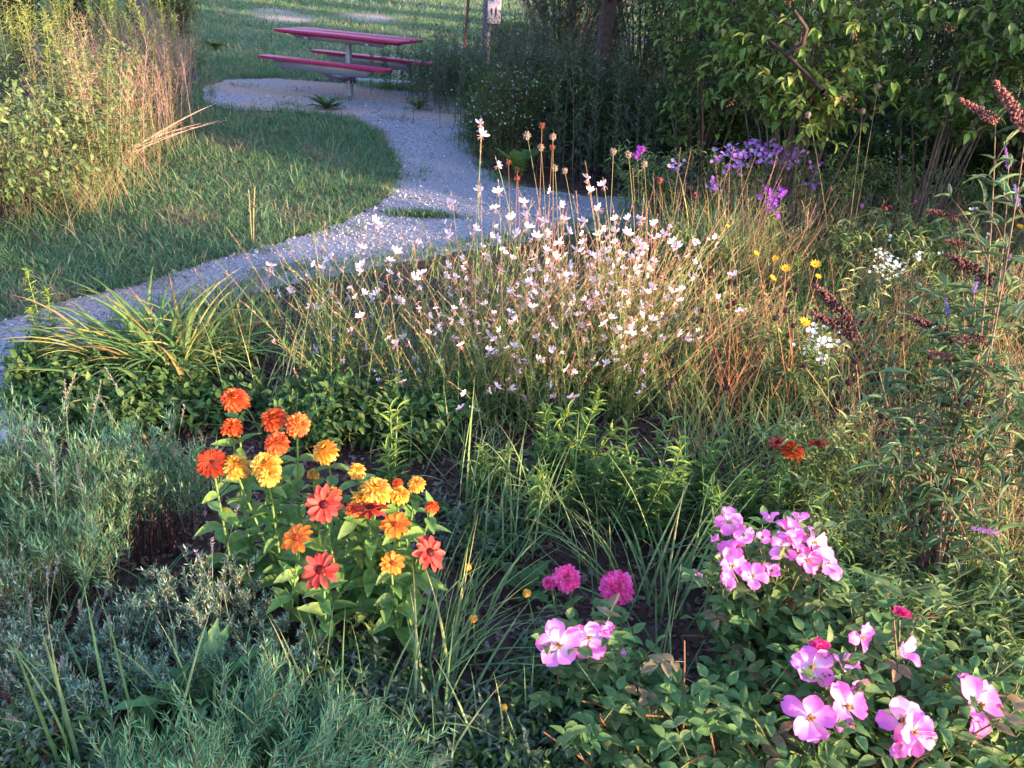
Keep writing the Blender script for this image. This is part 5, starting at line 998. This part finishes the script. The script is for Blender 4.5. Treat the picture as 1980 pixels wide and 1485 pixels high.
for u, v, s, bu, bv, me, lb in [(1019, 262, 15, 1050, 520, SH, 'round tan seed head on a thin stalk, leftmost above the gaura'), (1069, 264, 13, 1060, 540, SH, 'tan seed head on a thin stalk, a little right of the leftmost'), (1048, 243, 12, 1040, 540, SHR, 'reddish seed head, the highest above the gaura'), (1068, 285, 11, 1045, 540, SHR, 'reddish seed head just below the highest'), (1046, 285, 13, 1050, 530, SH, 'tan seed head beneath the highest reddish one'),
    (1186, 293, 13, 1165, 560, SH, 'tan seed head left of the violet flower'), (1215, 299, 13, 1235, 560, SH, 'tan seed head right below the violet flower'), (1246, 318, 13, 1250, 560, SH, 'pale seed head below the violet flower'), (1276, 348, 13, 1280, 560, SHR, 'brown seed head right of the pale one'), (1073, 325, 12, 1080, 540, SH, 'small tan seed head between the reddish ones and the gaura'), (1092, 330, 11, 1130, 540, SH, 'tiny tan seed head leaning left'),
    (1000, 345, 12, 990, 520, SHR, 'orange brown seed head at the edge of the gravel'), (983, 313, 10, 975, 520, SHR, 'dark red seed head left of the orange brown one'), (1000, 328, 10, 1003, 520, SHR, 'rusty seed head above the orange brown one'), (1563, 222, 11, 1620, 560, SH, 'tan seed head on a tall curved stalk under the shrubs'), (1668, 215, 10, 1625, 560, SH, 'tan seed head on a stalk leaning right under the shrubs'), (1698, 167, 10, 1628, 560, SH, 'highest seed head reaching up to the berry shrub')]:
    stemmed('seed_stalk', lb, 'seed head', (bu, bv), [(u, v, .1, s)], b_ball(me), 'seed_head', stemc=(.28, .22, .12) if me is SH else (.34, .14, .08))
for u, v, s, lb in [(905, 1097, 16, 'small yellow ball shaped flower right of the scarlet zinnia'), (1019, 1147, 18, 'drooping yellow ball flower left of the pink zinnias'), (915, 1196, 17, 'small orange ball flower above the bare mulch'), (975, 1368, 14, 'faded tan ball flower low over the bare mulch')]:
    stemmed('ball_flower', lb, 'flower', (u+20, v+150), [(u, v, .0, s)], b_ball(GAI), 'seed_head')
i = 0
for (bu, bv, hs, lb) in [(1420, 800, [(1372, 528), (1412, 545), (1420, 585), (1360, 600), (1350, 620), (1408, 592)], 'branching red stalk with dark seed heads, left in the meadow'), (1520, 830, [(1520, 600), (1540, 560), (1535, 630), (1525, 648), (1500, 615)], 'branching stalk with dark seed heads in the middle of the meadow'), (1660, 900, [(1655, 700), (1660, 718), (1555, 707), (1640, 740), (1705, 805)], 'stalk with dark seed heads behind the butterfly bush'), (1780, 880, [(1745, 655), (1775, 705), (1830, 700), (1800, 690), (1870, 760)], 'stalk with dark seed heads at the right side of the meadow'), (1330, 900, [(1300, 735), (1290, 750), (1370, 830), (1385, 840), (1405, 750)], 'reddish stalk with seed heads at the left margin of the meadow')]:
    stemmed('coneflower_stalk', lb, 'seed head', (bu, bv), [(u, v, .05, 12) for u, v in hs], b_ball(SHD), 'seed_head', stemc=(.32, .14, .08), r=.03, sw=.002)

def violet(lab, uv, pts_, s, cols, spread=.03, n=9, name='violet_aster', sz=.010, leaf=True, tp=T_DAISY, disc=None):
    c = G(*uv); T = thing(name, lab, 'flowering plant', c); g, gl = Geo(), Geo()
    for (u, v, dy) in pts_:
        p = D(u, v, c[1]+dy); b = c+A([rng.normal(0, .04), rng.normal(0, .04), 0]); P = beziers(b[None], (b*.5+p*.5+[0, 0, .05])[None], p[None], 7); tubes(g, P, .0018, .001, (.14, .12, .07), 3)
        leaves_on(gl, P, T_LANCE3, 16, .2, .95, .05, .009, .8, mixc(MD+OLV, 16)); gf = Geo(); q = p-c+rng.normal(0, spread, (n, 3)); 
        if n <= 5:
            for qq_ in q: gf = Geo(); flowers(gf, qq_[None], tp, sz, cols, disc=disc); put(gf.mesh('flower', PETAL), 'flower', T, (0, 0, 0))
        else: flowers(gf, q, tp, sz, cols, disc=disc); tag(put(gf.mesh('flower_cluster', PETAL), 'flower_cluster', T, (0, 0, 0)), kind='stuff')
    g.build('stems', STEM, T, org=c); gl.build('foliage', LEAF, T, org=c)
VI = [(.36, .10, .50), (.44, .18, .58)]; LV = [(.42, .26, .62), (.5, .34, .66)]
violet('violet flower standing alone above the tan seed heads', (1245, 470), [(1240, 290, 0), (1232, 298, 0)], 1, [(.40, .06, .44), (.34, .05, .42)], spread=.022, n=12, sz=.016)
violet('pale violet flowers right of the lone violet one', (1300, 480), [(1302, 325, 0), (1310, 318, 0)], 1, LV, spread=.025, n=7, sz=.014)
violet('violet asters with many small flowers behind the stiff grass', (1440, 500), [(1408, 287, .1), (1452, 280, .1), (1487, 286, .1), (1510, 300, 0), (1538, 298, 0), (1430, 300, 0), (1432, 318, 0), (1515, 318, .1), (1525, 312, 0), (1470, 302, 0), (1572, 328, 0), (1412, 320, 0), (1570, 358, 0), (1382, 362, 0), (1395, 300, 0), (1420, 292, .1), (1465, 285, .1), (1445, 300, 0), (1500, 290, .1), (1530, 310, 0), (1480, 310, 0), (1550, 300, .1)], 1, LV+VI, spread=.026, n=13, sz=.015)
violet('deep violet flowers low in front of the violet asters', (1490, 560), [(1480, 370, 0), (1500, 375, 0), (1495, 390, 0), (1512, 370, 0), (1498, 405, 0), (1488, 398, 0)], 1, [(.34, .06, .55), (.28, .07, .5)], spread=.02, n=9, sz=.014)
violet('few pale violet flowers at the back of the right meadow', (1690, 540), [(1690, 412, 0), (1760, 393, 0), (1665, 400, 0)], 1, [(.42, .16, .5), (.4, .05, .25)], spread=.010, n=3, sz=.012)
violet('tiny blue flowers in the shade behind the meadow', (1730, 500), [(1718, 258, .2), (1740, 300, .1), (1760, 278, .2), (1745, 305, .1)], 1, [(.5, .52, .75)], spread=.02, n=4, sz=.010)
violet('small crimson flowers among the stiff grass', (1352, 540), [(1350, 378, 0), (1716, 402, -.1)], 1, [(.42, .02, .10)], spread=.01, n=3, sz=.010)
violet('white ageratum like flowers in the right meadow', (1725, 680), [(1696, 515, 0), (1712, 520, 0), (1728, 505, 0), (1735, 525, 0), (1715, 528, 0), (1775, 492, .1), (1720, 500, 0), (1742, 513, 0), (1705, 490, .1)], 1, [(.72, .76, .76)], spread=.016, n=12, sz=.008, name='white_aster')
violet('scattered white flowers at the back right of the meadow', (1860, 600), [(1886, 403, 0), (1719, 463, 0), (1815, 490, -.1), (1910, 455, 0)], 1, [(.74, .76, .76)], spread=.009, n=5, sz=.009, name='white_aster')
violet('white flat flower heads low in the middle of the meadow', (1575, 860), [(1570, 635, 0), (1575, 650, 0), (1600, 670, 0), (1585, 672, 0), (1568, 668, 0), (1590, 690, 0)], 1, [(.72, .72, .78)], spread=.02, n=9, sz=.009, name='white_aster')
violet('pale aster dots at the left side of the meadow', (1330, 700), [(1340, 650, 0), (1325, 620, 0)], 1, [(.72, .66, .72)], spread=.03, n=8, sz=.010, name='white_aster')
violet('small white flowers between the lavender and the daylilies', (225, 950), [(218, 845, 0), (232, 855, 0), (222, 866, 0), (245, 838, 0), (236, 870, 0)], 1, [(.7, .72, .76)], spread=.012, n=5, sz=.008, name='white_aster')

# ------------------------------------------------------------------ BUTTERFLY BUSH
def bspike(col, fl=True):
    g = Geo(); n = 260; t = U(0, 1, n); a = U(0, 6.28, n); r = .095*(1-t)**.6*U(.3, 1.3, n)+.01+.012*np.sin(t*30+a*2); d = norm(np.c_[np.cos(a), np.sin(a), np.full(n, .5)])
    stamp(g, T_OCT if not fl else T_STAR, rndrot(n, np.c_[U(.015, .04, n), U(.01, .03, n), U(.02, .055, n)]), np.c_[r*np.cos(a), r*np.sin(a), t], mixc(col, n, .3, .06)); P = A([[[0, 0, -.05], [0, 0, .5], [0, 0, 1.]]]); tubes(g, P, .03, .01, A(col[0])*.6, 5); return g.mesh('flower_spike' if fl else 'seed_spike', PETAL if fl else DRY)
BS = [bspike([(.40, .16, .48), (.46, .26, .56)]), bspike([(.36, .28, .60)])]; BD = [bspike([(.11, .05, .05), (.17, .08, .07), (.07, .035, .035)], False), bspike([(.30, .12, .09), (.22, .10, .10)], False)]
def bbush(lab, uv, canes, y0, top=True):
    c = G(*uv); T = thing('butterfly_bush', lab, 'butterfly bush', c); g, gl = Geo(), Geo()
    for (u, v, dy, k, L, du, dv) in canes:
        p = D(u, v, c[1]+dy); p[2] = max(p[2], .1); b = c+A([rng.normal(0, .05), rng.normal(0, .05), 0]); dist = np.linalg.norm(p-[0, 0, CAM_H]); e = D(u+du, v+dv, c[1]+dy); d = norm(e-p)
        P = beziers(b[None], (b*.6+p*.4+[rng.normal(0, .06), 0, .16])[None], p[None], 10); tubes(g, P, .0038, .0012, (.18, .12, .075), 6)
        leaves_on(gl, P, T_LANCE, 14, .3, 1, .08, .015, 1.05, mixc([(.12, .18, .10), (.16, .22, .13), (.09, .14, .07)], 14), pairs=True, droop=.15)
        pos, tn = along(P, U(.35, .95, (1, 5))); pos = pos[0]; m = 5; Q = curves(pos, U(0, 6.28, m), U(.2, .8, m), .3, U(.1, .22, m), 5); tubes(g, Q, .002, .001, (.18, .10, .07), 4); leaves_on(gl, Q, T_LANCE, 6, .1, 1, .055, .011, .9, mixc([(.10, .15, .09), (.17, .22, .13)], m*6), pairs=True, droop=.1)
        me = None if k == '-' else {'f': BS, 'd': BD}[k[0]][int(k[1])]
        if me:
            z = d; x = norm(np.cross([0, 1, .2], z)); y = np.cross(z, x); o = put(me, 'flower_spike' if k[0] == 'f' else 'seed_spike', T, p-c, np.stack([x, y, z], -1), L/FPX*dist)
    g.build('canes', BARK, T, org=c); gl.build('foliage', LEAF, T, org=c); return T
bbush('butterfly bush with woody brown canes, dark seed spikes and a few violet blooms at right', (1790, 1165), [
    (1655, 650, .25, 'd0', 95, -75, -40), (1650, 628, .25, 'd0', 110, -60, -62), (1845, 650, .2, 'd0', 90, -70, -30), (1925, 545, .2, 'd0', 105, -80, -45), (1890, 480, .3, 'd0', 60, -60, -15), (1905, 655, .1, 'd0', 55, -55, 0), (1840, 690, .1, 'd1', 45, -40, -10), (1880, 780, .1, 'd0', 60, -60, 2),
    (1985, 250, .1, 'd1', 100, -70, -105), (1925, 235, .2, 'd1', 75, -60, -38), (1884, 565, .2, 'f1', 36, 6, -30), (1834, 610, .2, 'f1', 36, -4, -26), (1942, 530, .2, 'f0', 34, 8, -26), (1950, 325, .2, 'f0', 36, -4, -28), (1930, 1030, -.1, 'f0', 48, -46, -8), (1970, 760, 0, '-', 1, 1, -1), (1760, 760, .1, '-', 1, 1, -1), (1700, 720, .1, '-', 1, 1, -1), (1900, 870, 0, '-', 1, 1, -1), (1800, 860, 0, '-', 1, 1, -1), (1700, 900, 0, '-', 1, 1, -1), (1850, 420, .4, 'd0', 55, -50, -12)], 2)
bbush('second butterfly bush beyond the right edge, its leafy canes entering the picture', (2080, 1120), [(2040, 420, .1, 'd1', 90, -10, -80), (2060, 300, .1, '-', 1, 1, -1), (1970, 400, .3, 'f1', 40, -6, -30), (2100, 500, 0, '-', 1, 1, -1), (2020, 820, -.1, '-', 1, 1, -1), (1975, 900, -.1, '-', 1, 1, -1)], 2)
leafy('low leafy weeds around the base of the butterfly bush', (1760, 1260), .22, .22, OLV, .045, .010, nst=22, tp=T_LANCE3, twl=.14)
leafy('green weeds right of the butterfly bush canes', (1930, 1250), .26, .22, OLV, .045, .010, nst=22, tp=T_LANCE3, twl=.14)
leafy('ferny green weeds between the rose cluster and the butterfly bush', (1640, 1180), .24, .18, OLV, .042, .009, nst=22, tp=T_LANCE3, twl=.13)
leafy('ferny green weeds at the right edge above the last roses', (1990, 1400), .26, .2, OLV, .042, .009, nst=22, tp=T_LANCE3, twl=.13)
leafy('narrow leaved weeds behind the lower roses', (1760, 1360), .24, .2, OLV, .042, .009, nst=22, tp=T_LANCE3, twl=.13)
stemmed('coreopsis', 'peach coloured faded flowers among the butterfly bush leaves at the right', 'flowering plant', (1900, 900), [(1884, 745, .05, 22), (1955, 735, .05, 24), (1935, 765, .05, 14)], b_peach, 'flower', leaf=Ls)
stemmed('coreopsis', 'small orange flower buds low in the meadow left of the butterfly bush', 'flowering plant', (1790, 980), [(1770, 872, .0, 16), (1580, 938, .0, 12)], b_peach, 'flower', leaf=Ls)
for q in (TG, GR, DG, LW, SG, BU, RS_, UB): q.drop_unused()
#%%PART6

# ------------------------------------------------------------------ grass between path and bed, bushes and thickets added for shade
STRIP = wpoly([(-50, 900), (110, 850), (150, 790), (150, 720), (205, 650), (300, 610), (420, 580), (560, 550), (700, 518), (900, 480), (1080, 452), (1250, 435), (1430, 400), (1560, 430), (1300, 560), (1250, 720), (1000, 760), (700, 740), (560, 700), (300, 740), (200, 800), (120, 870)])
g = Geo(); n = 9000; lo_, hi_ = STRIP.min(0), STRIP.max(0); b = U(0, 1, (n, 2))*(hi_-lo_)+lo_; b = b[inpoly(b[:, 0]+path_noise(b[:, 0], b[:, 1]), b[:, 1], STRIP)]; n = len(b)
P = curves(np.c_[b, hz(b[:, 0], b[:, 1])], U(0, 6.28, n), U(0, .9, n), U(.2, 1.4, n), U(.05, .22, n), 4, wob=.05)
ribbons(g, P, U(.003, .007, n), mixc([(.11, .18, .07), (.15, .22, .09), (.08, .13, .05), (.28, .22, .12), (.2, .12, .09)], n, p=[.35, .25, .2, .12, .08]))
tag(g.build('rough_grass', GRASS), 'rough uncut grass between the gravel path and the flower bed', 'grass', kind='stuff')
for x, y, h, r_, lb in [(3.0, -1.2, 2.1, .75, 'unseen bush added for shade behind and right of the viewer'), (6.2, 4.0, 3.2, 1.0, 'unseen bush added for shade beyond the right edge, level with the meadow'), (7.2, 4.4, 3.8, 1.2, 'big unseen shade bush added beyond the right edge, level with the berry shrub'),
                    (6.8, 6.4, 4.6, 1.4, 'tall unseen shade bush added beyond the right edge behind the berry shrub'), (8.2, 4.2, 4.6, 1.5, 'tall unseen bush added for shade far out on the right'), (9.0, 7.0, 5.5, 1.8, 'tall unseen thicket added for shade far out on the right'), (8.0, 9.0, 5.5, 1.8, 'tall unseen thicket added for shade beyond the right edge deep in the brush'), (4.4, 5.6, 2.6, .8, 'unseen bush just outside the right edge'), (4.2, 4.3, 2.1, .7, 'smaller bush just outside the right edge, added for shade nearer the viewer')]:
    shrub('bush', lb, 'bush', (x, y), h, r_, 34, 16, 9, .10, .05, T_TRI, DK+MD, sr=.02, t0=.08, twl=.45, droop=.05, S=6)  # unseen bushes, put in to cast shade over bed, lawn and shrubs

for x, y, h, r_, lb in [(7.4, 10.6, 5, 2.0, 'tall thicket added for shade behind the berry shrubs'), (9, 13, 6, 2.6, 'tall thicket added for shade far behind the shrubs on the right'), (10.5, 17, 7, 3.0, 'tall thicket added for shade at the far side of the lawn, right'), (13, 21, 8, 3.4, 'farthest tall thicket added for shade on the right'), (15, 26, 9, 4, 'very far tall thicket added for shade beyond the lawn')]:
    shrub('bush', lb, 'bush', (x, y), h, r_, 60, 24, 9, .26, .16, T_TRI, DK+MD, sr=.03, t0=.08, twl=1.0, droop=.05, S=6)  # big-leaved thickets, put in to shade the far lawn
for i_, (u, v, n_, L_) in enumerate([(560, 860, 26, .26), (660, 850, 26, .28), (800, 880, 30, .30), (880, 900, 30, .34), (960, 940, 30, .3), (1180, 1080, 26, .3), (1340, 960, 34, .4), (1420, 930, 34, .42), (1550, 960, 34, .4), (1700, 1000, 34, .42), (1850, 1010, 34, .42), (1120, 900, 30, .34)]):
    clump('grass_clump', 'loose tuft of thin green grass among the leafy plants of the middle bed', G(u, v), n_, L_, .005, FG, [(.34, .32, .16)], th=(.0, .8), bend=(.2, 1.2), r=.07, S=7, group='loose grass tufts in the middle bed')
